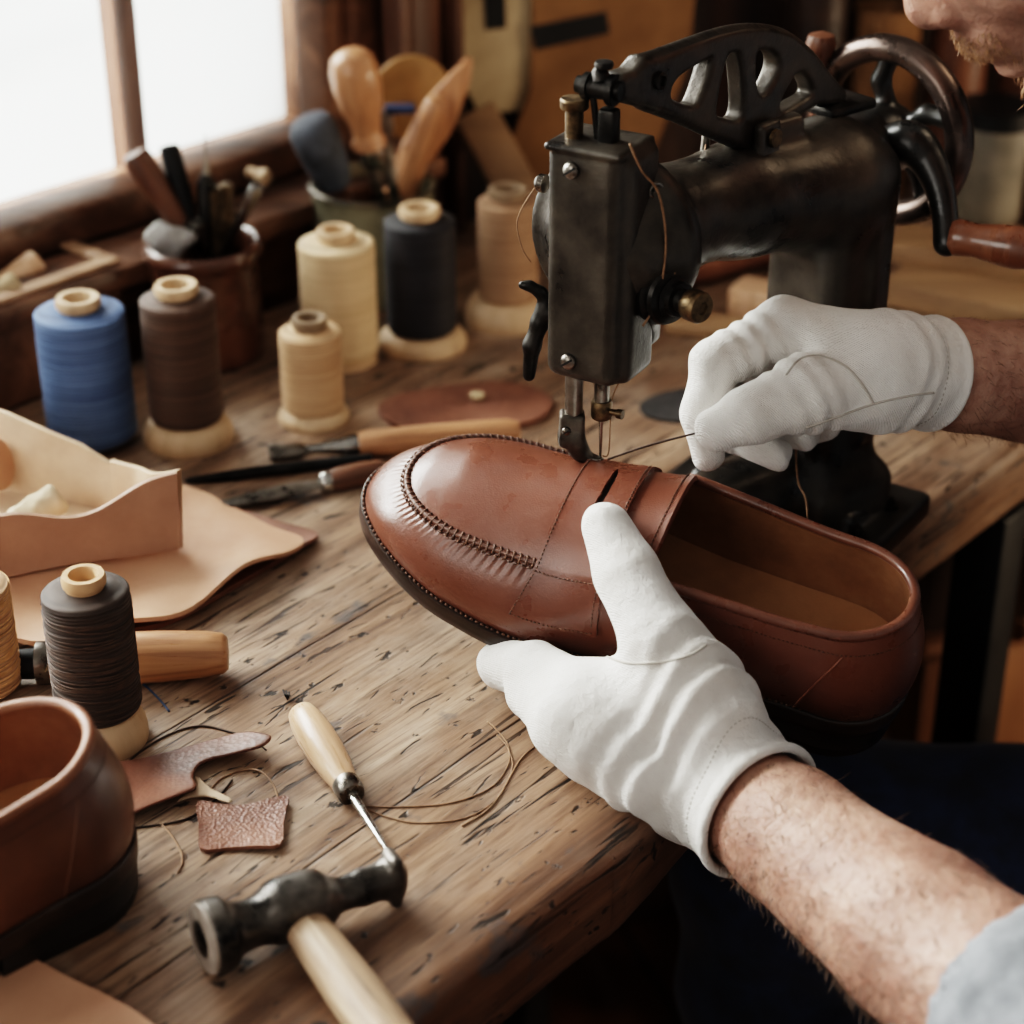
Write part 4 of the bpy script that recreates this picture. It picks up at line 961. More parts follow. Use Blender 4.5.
def make_loafer(loc, R, label, mats, detail=True):
    R = np.asarray(R); loc = np.array(loc, float)
    root = thing('loafer', loc, label, 'shoe'); SCX = .955 if detail else .972
    def xf(p): return loc + (np.asarray(p) * A(SCX, 1, 1) + A(.2975 * (1 - SCX) * .9, 0, 0)) @ R.T
    def grid(X, m, name, flip=False, par=root, **k):
        mb = MB(); mb.grid(xf(X), flip=flip); return mb.build(name, m, par, sharp=k.pop('sharp', 0), **k)
    nt = 360 if detail else 140; t = (np.linspace(0, 1, nt)); thr = t_of(.160)
    V = np.linspace(0, 1, 30)
    # closed ring of the side wall, near side then far side
    tt, vv = np.meshgrid(t, V, indexing='ij')
    near = wall(tt, vv, -1, .0008 if detail else 0); far = wall(tt, vv, 1, .0008 if detail else 0)
    ring = np.concatenate([near, far[::-1][1:-1]], 0)
    mb = MB(); mb.grid(xf(ring), closed_u=True); up_ = mb.build('upper', mats['leather'], root, sharp=0)
    # lining and footbed
    tt2, vv2 = np.meshgrid(np.linspace(0.02, .995, 150), np.linspace(0.06, .985, 14), indexing='ij')
    i_n = wall(tt2, vv2, -1, 0, -.0034); i_f = wall(tt2, vv2, 1, 0, -.0034)
    mb = MB(); mb.grid(xf(np.concatenate([i_n, i_f[::-1]], 0)), closed_u=True, flip=True); mb.build('lining', mats['lining'], root, sharp=0)
    ti = np.linspace(.06, .985, 80); a_ = wall(ti, 0 * ti + .06, -1, 0, -.002); b_ = wall(ti, 0 * ti + .06, 1, 0, -.002); k = np.linspace(0, 1, 14)[None, :, None]
    fb = a_[:, None] * (1 - k) + b_[:, None] * k; fb[..., 2] += .003 + .0035 * (np.abs(2 * k[..., 0] - 1) ** 2)
    grid(fb, mats['footbed'], 'footbed')
    # vamp (plug) running back into the tongue, with thickness
    tv = np.linspace(0, thr, 150 if detail else 60); wv = np.linspace(-1, 1, 61); T2, W2 = np.meshgrid(tv, wv, indexing='ij')
    Pt = plug(T2, W2); rise = np.clip((tX(T2) - .150) / .010, 0, 1) ** 2 * .0012; Pt[..., 2] += rise
    lo = Pt.copy(); lo[..., 2] -= .0034; lo[..., 1] *= .97
    mb = MB(); na, nb = Pt.shape[:2]; mb.grid(xf(Pt)); mb.grid(xf(lo), flip=True)
    e = np.stack([Pt[-1], (Pt[-1] + lo[-1]) / 2 + A(.0016, 0, 0), lo[-1]], 0); mb.grid(xf(e))
    vamp = mb.build('vamp', mats['leather'], root, sharp=0)
    # apron seam ridge with hand stitches
    ta = np.linspace(t_of(.1085), 0, 120); ap = np.concatenate([plug(ta, -1 + 0 * ta), plug(ta[::-1], 1 + 0 * ta)[1:]], 0); ap = ap[np.r_[True, np.linalg.norm(np.diff(ap, axis=0), axis=1) > 1e-5]]
    # smooth resample
    d = np.r_[0, np.cumsum(np.linalg.norm(np.diff(ap, axis=0), axis=1))]; u = np.linspace(0, d[-1], 260); ap = np.stack([np.interp(u, d, ap[:, k_]) for k_ in range(3)], 1)
    mb = MB(); mb.tube(xf(ap + A(0, 0, .0002)), [.0017] * len(ap), 10, up=tuple(R[:, 2])); rid = mb.build('apron_seam', mats['seam'], root, sharp=0)
    if detail:
        mb = MB(); step = .0036; n = int(d[-1] / step); c0 = A(.075, 0, 0)
        for i in range(n):
            p = np.stack([np.interp([i * step, i * step + .0014], u, ap[:, k_]) for k_ in range(3)], 1); inw = nrm((c0 - p[0]) * A(1, 1, 0)) if p[0][0] < .07 else A(0, -np.sign(p[0][1]), 0)
            q = [p[0] - inw * .0024 + A(0, 0, -.0012), p[0] + A(0, 0, .0020), p[1] + inw * .0024 + A(0, 0, .0006)]
            mb.tube([xf(x) for x in cr(q, 3)], .00062, 5)
        for sgn in (-.0030, .0036):
            pl_ = []
            for p in ap:
                inw = nrm((c0 - p) * A(1, 1, 0)) if p[0] < .07 else A(0, -np.sign(p[1]), 0); pl_.append(p + inw * sgn + A(0, 0, .0010 if sgn > 0 else -.0012))
            stitches(mb, pl_, .0036, .62, .0006, xf)
        mb.build('stitching', mats['stitch'], rid, sharp=0)
    # saddle strap with the keeper slot
    Xa, Xb = .1065, .1390; nX, nS = 96, 260
    Xg = np.linspace(Xa, Xb, nX); sg = np.linspace(-1.60, 1.60, nS); XX, SS = np.meshgrid(Xg, sg, indexing='ij')
    # side wings widen toward the sole
    wing = np.clip((np.abs(SS) - .75) / .85, 0, 1); XX = XX + wing ** 1.3 * (XX - Xa) / (Xb - Xa) * .010 
    Pg = surf_off(t_of(XX), SS, .0023); Pl = surf_off(t_of(XX), SS, .0001)
    sl_c = .1235 + .0012 * np.cos(SS * 3); hw = .0019 * np.clip(1 - ((SS + .14) / .47) ** 2, 0, 1) ** .35 + .0014 * np.exp(-((SS + .14) / .10) ** 2) * 0
    hole = (np.abs(XX - sl_c) < hw) & (np.abs(SS + .14) < .47)
    V_ = np.concatenate([xf(Pg).reshape(-1, 3), xf(Pl).reshape(-1, 3)]); Fc = []; off = nX * nS
    cellhole = hole[:-1, :-1] & hole[1:, :-1] & hole[:-1, 1:] & hole[1:, 1:]
    I = lambda i, j: i * nS + j
    for i in range(nX - 1):
        for j in range(nS - 1):
            if cellhole[i, j]: continue
            Fc.append((I(i, j), I(i + 1, j), I(i + 1, j + 1), I(i, j + 1)))
            for (di, dj, a, b) in ((-1, 0, (i, j + 1), (i, j)), (1, 0, (i + 1, j), (i + 1, j + 1)), (0, -1, (i, j), (i + 1, j)), (0, 1, (i + 1, j + 1), (i, j + 1))):
                ii, jj = i + di, j + dj
                if ii < 0 or jj < 0 or ii >= nX - 1 or jj >= nS - 1 or cellhole[ii, jj]:
                    Fc.append((I(*b), I(*a), off + I(*a), off + I(*b)))
    sw = np.linspace(-.66, .38, 40); xs_l = np.linspace(.1195, .1285, 8); XL, SWL = np.meshgrid(xs_l, sw, indexing='ij')
    mb = MB(); mb.grid(xf(surf_off(t_of(XL), SWL, .0004))); slot_o = mb
    strap = mesh_obj('saddle_strap', V_, Fc, mats['strap'], root, sharp=50)
    slot_o.build('slot_shade', mats['heel'], strap, sharp=0)  # dark patch under the slot, painted in for its shadow
    if detail:
        mb = MB()
        for Xs, s0, s1 in ((Xa + .0014, -1.55, 1.55), (Xb - .0012, -.72, .72)):
            ss = np.linspace(s0, s1, 160); stitches(mb, surf_off(t_of(Xs + 0 * ss), ss, .0025), .0022, .62, .00045, xf)
        for sg_ in (-1, 1):
            for sv in (1.565, 1.06):
                xs = np.linspace(Xa + .001, Xb + (.008 if sv > 1.3 else .001), 40); stitches(mb, surf_off(t_of(xs), sg_ * sv + 0 * xs, .0025), .0022, .62, .00042, xf)
            ss = np.linspace(.95, 1.55, 50); stitches(mb, surf_off(t_of(Xb - .0015 + np.clip((ss - .75) / .85, 0, 1) ** 1.3 * .0085), sg_ * ss, .0025), .0022, .62, .00045, xf)
        ws = np.linspace(-.86, .86, 90); q = plug(t_of(.1565 + 0 * ws), ws); q[:, 2] += .0010; stitches(mb, q, .0022, .62, .00042, xf)
        mb.build('stitching', mats['stitch'], strap, sharp=0)
    # topline binding
    tr_ = np.linspace(thr * .985, 1, 130); q = np.concatenate([wall(tr_, 1 + 0 * tr_, -1, 0, -.0014), wall(tr_[::-1], 1 + 0 * tr_, 1, 0, -.0014)[1:]], 0)
    d2 = np.r_[0, np.cumsum(np.linalg.norm(np.diff(q, axis=0), axis=1))]; u2 = np.linspace(0, d2[-1], 220); q = np.stack([np.interp(u2, d2, q[:, k_]) for k_ in range(3)], 1)
    mb = MB(); mb.tube(xf(q), .0027, 12, up=tuple(R[:, 2])); bind = mb.build('topline_binding', mats['binding'], root, sharp=0)
    mb = MB()
    tq = np.linspace(thr * 1.06, 1, 120); q2 = np.concatenate([wall(tq, .845 + 0 * tq, -1, 0, .0002), wall(tq[::-1], .845 + 0 * tq, 1, 0, .0002)[1:]], 0); stitches(mb, q2, .0022, .62, .00036, xf)
    mb.build('stitching', mats['stitch'], bind, sharp=0)
    # counter seam
    for sd_ in (-1, 1):
        mb = MB(); v_ = np.linspace(.02, .83, 24); tc_ = t_of(.243 + .022 * v_ ** 1.5 + .0 * v_); mb.tube(xf(wall(tc_, v_, sd_, 0, .0001)), .00055, 6)
        mb.build('counter_seam', mats['seam2'], root, sharp=0)
    # outsole, welt and heel
    ts = np.linspace(0, 1, 160); X = bX(ts)
    def loop(o, dz, zf=None):
        n1 = wall(ts, 0 * ts, -1, 0, o); n1[:, 2] = (zf(n1[:, 0].clip(0, SL)) if zf else n1[:, 2]) + dz; n2 = n1[::-1][1:-1] * A(1, -1, 1); return np.concatenate([n1, n2], 0)
    oo = np.interp(np.abs(X), [0, .14, .2, SL], [.0026, .0040, .0026, .0022])
    def lo_(k, dz): 
        n1 = wall(ts, 0 * ts, -1, 0, 0); nn = wall(ts, 0 * ts, -1, 0, .001) - n1; n1 = n1 + nn / .001 * (oo * k)[:, None]; n1[:, 2] += dz; return np.concatenate([n1, (n1[::-1][1:-1]) * A(1, -1, 1)], 0)
    mb = MB(); Ls = [lo_(-1.2, .0012), lo_(.55, .0014), lo_(.95, .0008), lo_(1.06, -.0010), lo_(1.02, -.0028), lo_(1.06, -.0045), lo_(1.0, -.0082), lo_(.8, -.0090)]
    mb.grid(xf(np.array(Ls)), closed_v=True, flip=False)
    n1 = lo_(.8, -.0090)[:160]; kk = np.linspace(0, 1, 9)[:, None, None]; bt = n1[None] * (1 - kk) + (n1 * A(1, -1, 1))[None] * kk; mb.grid(xf(bt), flip=True)
    sole = mb.build('outsole', mats['sole'], root, sharp=50, fixn=True)
    if detail:
        mb = MB(); wl_ = lo_(.52, .0018); half = wl_[:120]; stitches(mb, half[::-1], .0030, .55, .0008, xf); stitches(mb, half * A(1, -1, 1), .0030, .55, .0008, xf); mb.build('welt_stitching', mats['stitch'], sole, sharp=0)
    hx = np.linspace(t_of(.2185) * .985, 1, 60); hn = wall(hx, 0 * hx, -1, 0, .0018); hn2 = wall(hx, 0 * hx, -1, 0, .0006)
    brx = [( .214 + .008 * math.cos(a_) - .0, hn[0][1] * math.sin(a_)) for a_ in np.linspace(-math.pi / 2 + .25, math.pi / 2 - .25, 9)]
    pol = [(p[0], p[1]) for p in hn] + [(p[0], -p[1]) for p in hn[::-1][1:]] + [(x, -y) for x, y in brx]
    mb = MB(); rowsH = []
    for z_, sc in ((0, .955), (.0012, .965), (.006, .97), (.0062, .975), (.0066, .97), (.0192, 1.0)):
        rowsH.append([A(.256 + (x - .256) * (sc if x > .22 else 1), y * sc, z_ + (.0 if z_ < .019 else max(0, (x - .22)) * .05)) for x, y in pol])
    mb.grid(xf(np.array(rowsH)), closed_v=True); mb.add([xf(p) for p in rowsH[0]], [tuple(range(len(pol)))[::-1]]); mb.build('heel', mats['heel'], root, sharp=50, fixn=True)
    return root, xf
MS = dict(
    leather=leather('loafer_leather', (66, 34, 22), (101, 55, 37), (110, 62, 43), .31, 1100, .16, .2, 7, blot=.0),
    strap=leather('loafer_strap_leather', (66, 34, 22), (99, 53, 36), (108, 60, 42), .29, 1100, .14, .25, 7, blot=.0),
    seam=leather('loafer_seam_leather', (60, 34, 25), (88, 53, 40), (112, 70, 52), .42, 700, .2),
    seam2=leather('counter_seam_leather', (110, 60, 40), (140, 84, 58), (150, 92, 64), .45, 700, .2),
    binding=leather('binding_leather', (78, 42, 28), (108, 62, 43), (124, 76, 55), .31, 800, .12, .2),
    lining=leather('suede_lining', (108, 70, 42), (142, 97, 62), (162, 116, 78), .75, 900, .3, spec=.25),
    footbed=leather('footbed_leather', (138, 94, 58), (168, 120, 78), (180, 132, 90), .5, 700, .1),
    stitch=mat('shoe_stitch', (58, 34, 24), (106, 72, 52), 400, rough=.7, bump=0),
    sole=mat('sole_edge', (26, 17, 13), (52, 36, 28), 60, rough=.38, bump=.2), heel=mat('heel_stack', (14, 11, 10), (30, 24, 21), 60, rough=.45, bump=.2))
SR = np.array([[0.9146, 0.3826, 0.1305], [-0.3341, 0.8972, -0.2888], [-0.2276, 0.2206, 0.9484]])
uu, _, vv_ = np.linalg.svd(SR); SR = uu @ vv_
SLOC = A(-0.086, 0.9068, 0.0593)
hq = A(.26, 0, 0); tr__ = math.radians(1.3); RY_ = np.array([[math.cos(tr__), 0, math.sin(tr__)], [0, 1, 0], [-math.sin(tr__), 0, math.cos(tr__)]]); SLOC = SLOC + SR @ hq - SR @ RY_ @ hq; SR = SR @ RY_
held, xs_ = make_loafer(SLOC, SR, 'chestnut brown penny loafer held by the white gloved hand under the needle', MS)
def shoe_at(px, py):
    tq, sq_ = np.meshgrid(np.linspace(.02, t_of(.16), 160), np.linspace(-1, 1, 120), indexing='ij'); p = xs_(surf_off(tq, sq_, .0016)).reshape(-1, 3); r = p - CAM; z = r @ FW
    e = np.hypot(512 + F * (r @ RT) / z - px, 512 - F * (r @ UP) / z - py); return p[np.argmin(e)], float(e.min())
MS2 = dict(MS, seam2=leather('tan_shoe_seam', (70, 40, 25), (98, 60, 38), (112, 72, 48), .5, 700, .2), leather=leather('tan_shoe_leather', (74, 40, 23), (106, 61, 36), (126, 78, 50), .36, 900, .1, .15, 12), binding=leather('tan_shoe_binding', (88, 50, 31), (126, 78, 52), (150, 100, 70), .4, 800, .12), lining=leather('tan_shoe_lining', (104, 66, 45), (134, 89, 62), (152, 106, 76), .5, 800, .15))
hb = G(132, 880); hd0 = G(0, 941); sx_ = nrm((hb - hd0) * A(1, 1, 0)); sy_ = np.cross(Z3, sx_)
R2 = np.stack([sx_, sy_, Z3], 1); loc2 = hb - sx_ * (.292) + sy_ * .012; loc2[2] = 0.0002
make_loafer(loc2, R2, 'tan brown loafer seen from its heel, standing at the left edge of the bench', MS2, False)
# ------------------------------------------------------------------ patching sewing machine
M['japan'] = mat('black_japan', (16, 16, 15), (40, 37, 34), 40, rough=.34, rvar=.1, metal=.15, bump=.45, bscale=420, bdist=.0005, coat=.25, coatr=.3)
M['japan_w'] = mat('worn_black_casting', (27, 25, 24), (78, 71, 63), 22, rough=.35, rvar=.14, metal=.45, bump=.5, bscale=260, bdist=.0006)
M['rim_m'] = mat('worn_wheel_rim', (62, 52, 48), (118, 102, 94), 26, rough=.3, metal=.85, bump=.15)
C0 = A(.169, .995, 0); basec = C0 + A(.0, -.01, 0)
sm = thing('sewing_machine', (C0[0], C0[1], 0), 'black cast iron hand cranked shoe patching machine standing on the workbench', 'sewing machine')
tipP, err = shoe_at(600, 460)
HPD = (tipP[1] + .005) / (math.cos(PITCH) + math.sin(PITCH) * (512 - 255) / F); HK = HPD / .955
HP = P(597, 255, HPD)
NF = nrm(A(-.50, -.866, 0)); NE = nrm(A(.866, -.50, 0)); HR = np.stack([NE, -NF, Z3], 1)   # head: right, back, up
ztop, zbot = Zat(HP[1], 138), Zat(HP[1], 371)
zmid = (ztop + zbot) / 2; hh = (ztop - zbot) / 2
HC = A(HP[0], HP[1], zmid)
hw_, hd_ = .0195 * HK, .0175 * HK
# --- base plate
bR, bM = G(925, 500, .016), G(868, 556, .016)
bd1 = nrm((bM - bR) * A(1, 1, 0)); bd2 = A(bd1[1], -bd1[0], 0); bd2 = bd2 if bd2[0] < 0 else -bd2
BRm = np.stack([bd1, -np.cross(bd1, Z3) if False else np.cross(Z3, bd1), Z3], 1)
bl1 = np.linalg.norm((bM - bR)[:2]); pc = bR + bd1 * (bl1 / 2 - .004) + bd2 * .070; pc[2] = .008
s = SDF(); s.u(bx(pc, (bl1 / 2 + .008, .070, .008), BRm, .004)); s.u(bx(pc + Z3 * .008, (bl1 / 2 - .012, .052, .010), BRm, .006), .006)
sdf_obj('base', s, pc - A(.11, .11, .012), pc + A(.11, .11, .03), .0014, M['japan'], sm)
# --- body: column, arm, hood, lower cylinder arm
AX1 = A(C0[0], C0[1], Zat(C0[1], 174)); AX0 = HC - NF * .034 + A(0, 0, .004)
Ad = nrm(AX0 - AX1)
colR = np.stack([nrm(A(Ad[0], Ad[1], 0)), np.cross(Z3, nrm(A(Ad[0], Ad[1], 0))), Z3], 1)
s = SDF()
s.u(bx(C0 + Z3 * .105, (.0265, .0270, .120), colR, .014), .006)
s.u(bx(C0 + Z3 * .020, (.034, .034, .022), colR, .010), .016)
s.u(rc(AX1 + Z3 * -.004 + Ad * .012, AX1 + (AX0 - AX1) * .5, .0335, .0275), .014).u(rc(AX1 + (AX0 - AX1) * .5, AX0, .0275, .0245), .01)
s.u(ell(AX1 + Z3 * -.004 + Ad * .004, (.029, .030, .034), colR), .010)
s.u(cyl(HC - NF * .0225 + Z3 * .004, HC - NF * .0125 + Z3 * .004, .0445 * HK, .0445 * HK, .003), .004)
s.u(rc(HC - NF * .045 + NE * .010 + Z3 * .002, HC - NF * .022 + NE * .004 + Z3 * .004, .024, .036), .014)
s.u(bx(HC - NF * .020 + NE * .013 + A(0, 0, -.020), (.010, .008, .028), HR, .005), .006)
s.u(bx(AX1 + Ad * .050 + Z3 * .030, (.015, .009, .010), colR, .004), .006)
s.u(bx(C0 + NE * .026 - nrm(A(Ad[1], -Ad[0], 0)) * 0 + Z3 * .135, (.004, .010, .075), HR, .004), .004)
lowd = nrm((G(690, 498, .05) - (C0 + Z3 * .05)) * A(1, 1, 0)); lo0 = C0 + Z3 * .040; lo1 = lo0 + lowd * .150; lo1[2] = .036
s.u(rc(lo0, lo1, .024, .0175), .012)
sdf_obj('body', s, np.minimum(np.minimum(HC, C0), lo1) - A(.075, .075, 0) + A(0, 0, -HC[2] if False else 0) - A(0, 0, max(0, 0)) , np.maximum(HC, C0) + A(.06, .06, .14), .0016, M['japan_w'], sm, smooth=2) if False else None
lo_b = np.minimum(np.minimum(HC, C0), lo1) - .06; lo_b[2] = .002; hi_b = np.maximum(np.maximum(HC, C0), AX1) + .06; hi_b[2] = max(AX1[2] + .05, ztop + .02)
sdf_obj('body', s, lo_b, hi_b, .0016, M['japan_w'], sm, smooth=2)
# --- head box
s = SDF(); s.u(bx(HC, (hw_, hd_, hh), HR, .0065)); s.u(bx(HC + Z3 * (hh - .002), (hw_ + .0008, hd_ + .0008, .0018), HR, .0015), .001)
s.u(bx(HC + NE * .008 - NF * .004 - Z3 * .001, (hw_ - .004, hd_ - .002, hh - .001), HR, .006), .002)
head = sdf_obj('head', s, HC - A(.04, .04, hh + .006), HC + A(.045, .045, hh + .006), .0011, M['japan_w'], sm, smooth=1)
def onface(px, py, off=0.0): return hit(px, py, HC + NF * (hd_ + off), NF)
def screw(c, n, r, par, m=M['steel']):
    mb = MB(); mb.lathe([(r, 0), (r, r * .35), (r * .82, r * .62), (r * .4, r * .78), (.0001, r * .8)], c, n, 24)
    R = frame(n); o = mb.build('screw', m, par, sharp=40); mb = MB(); mb.box(np.array(c) + nrm(n) * r * .72, (r * .85, r * .13, r * .12), R @ np.array([[.8, -.6, 0], [.6, .8, 0], [0, 0, 1]]), 0); mb.build('screw_slot', M['black'], o); return o
screw(onface(572, 170), NF, .0040, head); screw(onface(569, 361), NF, .0040, head)
# top thumb screw
tsb = A(HC[0], HC[1], ztop) - NE * .011 + NF * .004
mb = MB(); mb.lathe([(.0042, -.002), (.0042, .0125), (.0030, .0125), (.0030, .0130), (.0062, .0132), (.0066, .0140), (.0066, .0172), (.0060, .0180), (.0001, .0182)], tsb, n=28); mb.build('thumb_screw', M['brass'], sm, sharp=35)
# take-up link above the needle bar
lb = A(HC[0], HC[1], ztop) + NE * .004 + NF * .001
lt = hit(601, 88, lb, A(0, 1, 0))
for k, o_ in enumerate((-.004, .0035)):
    mb = MB(); mb.tube([lb + NE * o_ - Z3 * .004, lb + NE * o_ * 1.1 + (lt - lb) * .6, lt + NE * o_ * 1.2], .0016, 10); mb.build('link_rod', M['iron'], sm)
mb = MB(); mb.box(lb + NE * .002 + (lt - lb) * .28, (.0045, .004, .0085), HR, .002); mb.build('link_block', M['iron'], sm)
mb = MB(); mb.lathe([(.001, -.0120), (.0040, -.0118), (.0042, -.0085), (.0062, -.0080), (.0062, -.0052), (.0050, -.005), (.0050, .004), (.0070, .0045), (.0070, .0078), (.0045, .008), (.0045, .0105), (.001, .0108)], lt, NE, 28); mb.build('link_pin', M['iron'], sm, sharp=35)
mb = MB(); cp = hit(600, 64, lb, A(0, 1, 0)); mb.tube([lt + Z3 * .004, lt + Z3 * .008 - NE * .001, cp - Z3 * .0016], [.0045, .0035, .0022], 12); mb.lathe([(.001, -.0016), (.0040, -.0014), (.0044, 0), (.0040, .0014), (.001, .0016)], cp + NE * .002, n=20); mb.build('link_cap', M['iron'], sm)
# --- truss lever
Lp = lt + NE * .004; RpD = P(838, 96, 1.035)
lex = nrm((RpD - Lp) * A(1, 1, 0)); lez = np.cross(lex, Z3); lez = lez if lez[1] < 0 else -lez
def lp(zx, zy):
    q = hit(512 + zx / 2, zy / 2, Lp, lez); return float((q - Lp) @ lex), float(q[2] - Lp[2])
outl_ = [(196, 158), (206, 144), (228, 138), (250, 112), (264, 116), (330, 88), (400, 63), (450, 52), (500, 51), (545, 64), (590, 100), (625, 145), (655, 178), (652, 206), (600, 206), (545, 235), (505, 248), (478, 296), (450, 296), (395, 270), (330, 240), (255, 212), (226, 208), (205, 200), (196, 180)]
holes_ = [[(303, 180), (318, 152), (372, 117), (381, 126), (358, 198), (342, 207), (310, 197)], [(394, 218), (412, 120), (428, 104), (440, 116), (447, 205), (438, 236), (412, 232)], [(474, 106), (490, 97), (510, 104), (518, 124), (510, 152), (492, 182), (481, 184), (474, 160)], [(521, 204), (540, 166), (552, 146), (568, 144), (580, 162), (585, 184), (560, 200), (530, 218)]]
s = SDF(); O2 = [lp(*q) for q in outl_]; H2 = [[lp(*q) for q in h] for h in holes_]
H2 = [[tuple(q) for q in cr([(x, y, 0) for x, y in h], 3, True)[:, :2]] for h in H2]
s.u(extr([O2], H2, Lp, lex, Z3, lez, .0115, .0026))
top_arc = [Lp + lex * lp(*q)[0] + Z3 * (lp(*q)[1] - .0022) for q in ((255, 118), (330, 92), (400, 67), (450, 56), (500, 56), (545, 69), (590, 105), (625, 150), (650, 182))]
top_arc = cr(top_arc, 5); s.chain(top_arc, [.0042] * len(top_arc), .003, .0005)
bot_arc = [Lp + lex * lp(*q)[0] + Z3 * (lp(*q)[1] + .002) for q in ((262, 208), (330, 234), (395, 264), (455, 290))]
bot_arc = cr(bot_arc, 5); s.chain(bot_arc, [.0048] * len(bot_arc), .003, .0005)
pp = [Lp + lex * lp(*q)[0] + Z3 * lp(*q)[1] for q in outl_]
lev = sdf_obj('lever', s, np.min(pp, 0) - .012, np.max(pp, 0) + .012, .0010, M['japan_w'], sm, smooth=2)
ls = Lp + lex * lp(275, 156)[0] + Z3 * lp(275, 156)[1] + lez * .0058; mb = MB(); mb.lathe([(.0028, -.001), (.0042, 0), (.0042, .0016), (.0026, .0020), (.0022, .0005), (.0001, .0004)], ls, lez, 24); mb.build('oil_hole', M['iron'], lev)
# lever fulcrum bracket on the arm
fb_ = Lp + lex * lp(478, 268)[0] + Z3 * lp(478, 268)[1]
s = SDF(); arm_under = A(fb_[0], fb_[1], AX0[2] + .018)
for o_ in (-1, 1): s.u(bx(fb_ + lez * o_ * .0095 - Z3 * .010, (.0085, .0034, .019), np.stack([lex, lez, Z3], 1), .003), .002)
s.u(bx(fb_ - Z3 * .026, (.0125, .0135, .006), np.stack([lex, lez, Z3], 1), .003), .004); s.u(rc(fb_ - Z3 * .028, A(fb_[0], fb_[1], AX0[2] + .01), .012, .016), .006)
sdf_obj('fulcrum_bracket', s, fb_ - A(.03, .03, .07), fb_ + A(.03, .03, .025), .0012, M['japan_w'], sm)
mb = MB(); mb.lathe([(.001, -.016), (.0045, -.0158), (.0048, -.014), (.003, -.0135), (.003, .0135), (.0048, .014), (.0045, .0158), (.001, .016)], fb_ + Z3 * .001, lez, 20); mb.build('fulcrum_pin', M['brass'], sm)
# rear plate where the lever sits on the shoulder
mb = MB(); mb.box(P(838, 104, 1.035), (.017, .012, .0028), colR, .002); mb.build('shoulder_cap', M['iron'], sm)
# --- needle bar, presser bar, needle
nb_top = A(HC[0], HC[1], zbot + .004); YB = tipP[1]
barx = A(tipP[0], tipP[1], 0)
nz0 = Zat(YB, 380) + .012
mb = MB(); mb.lathe([(.0038, Zat(YB, 402)), (.0038, nz0 + .012)], barx, n=20); mb.build('needle_bar', M['steel'], sm)
mb = MB(); zc0, zc1 = Zat(YB, 417), Zat(YB, 400); mb.lathe([(.0034, zc0 - .001), (.0048, zc0), (.0052, zc0 + .001), (.0052, zc1 - .001), (.0046, zc1)], barx, n=24); mb.lathe([(.0016, 0), (.0016, .004), (.0024, .0042), (.0024, .007), (.0001, .0072)], barx + Z3 * (zc0 + .004) + NE * .0045, NE, 16); clp = mb.build('needle_clamp', M['brass'], sm, sharp=35)
mb = MB(); mb.lathe([(.0002, tipP[2] - .002), (.0007, tipP[2] + .004), (.0009, zc0 - .006), (.0013, zc0)], barx, n=12); mb.build('needle', M['bright'], sm)
pbx = hit(574, 395, barx, A(0, 1, 0)); pb = A(pbx[0], pbx[1], 0)
mb = MB(); mb.lathe([(.0044, Zat(YB, 420)), (.0044, nz0 + .012)], pb, n=20); prb = mb.build('presser_bar', M['steel'], sm)
def fp(px, py, o=0.0): return hit(px, py, barx, A(0, 1, 0)) + A(0, o, 0)
s = SDF(); cblk = fp(572, 428); s.u(bx(cblk, (.0062, .0050, .0088), None, .0018))
s.chain([fp(570, 436), fp(578, 449), fp(590, 460)], [.0050, .0042, .0030], .004)
foot_c = tipP + A(-.002, -.001, .0016); s.u(bx(foot_c + A(-.003, 0, .0002), (.0062, .0040, .0012), frame((.12, .3, 1)), .0010), .003)
sdf_obj('presser_foot', s, np.minimum(cblk, foot_c) - .016, np.maximum(cblk, foot_c) + .014, .0007, M['foot'], sm, smooth=1)
screw(fp(566, 426, -.0052), A(0, -1, 0), .0022, prb)
# --- tension discs and knob on the right of the hood
td = hit(672, 297, HC + NE * .036 - NF * .006, nrm(A(0.1, -1, 0))); tn = nrm(A(.62, -.78, .05))
mb = MB(); mb.lathe([(.004, -.012), (.0145, -.010), (.0150, -.006), (.0125, -.0045), (.0125, -.003), (.0140, -.002), (.0130, .0), (.0100, .0012), (.0105, .0026), (.0085, .0036), (.0080, .0062), (.0056, .0066), (.0050, .0090), (.0050, .0115), (.0001, .0117)], td, tn, 36); ten = mb.build('tension_disc', M['iron'], sm, sharp=35)
mb = MB(); mb.lathe([(.0045, .0112), (.0070, .0116), (.0076, .0130), (.0076, .0190), (.0068, .0204), (.0030, .0206), (.0028, .0195), (.0001, .0194)], td, tn, 28); mb.build('tension_knob', M['brass'], ten, sharp=35)
# --- lifter levers at the left
def side(px, py): return hit(px, py, HC - NE * .020 - NF * .004, A(0, 1, 0))
s = SDF(); s.chain([side(544, 306), side(540, 322), side(532, 345), side(529, 375)], [.0038, .0042, .0042, .0032], .003); s.chain([side(547, 300), side(540, 292), side(530, 286), side(522, 285)], [.0030, .0026, .0022, .0020], .003); s.u(rc(side(546, 312), HC - NE * .012 + (side(546, 312) - HC) * A(0, 0, 1), .004, .004), .003)
ql = [side(522, 285), side(529, 375), HC]; sdf_obj('presser_lifter', s, np.min(ql, 0) - .012, np.max(ql, 0) + A(.012, .012, .012), .0009, M['iron'], sm)
mb = MB(); mb.lathe([(.003, 0), (.0044, .001), (.0044, .004), (.003, .0055), (.0001, .0056)], side(536, 182) + NE * .006, -NE, 18); mb.build('side_stud', M['steel'], sm)
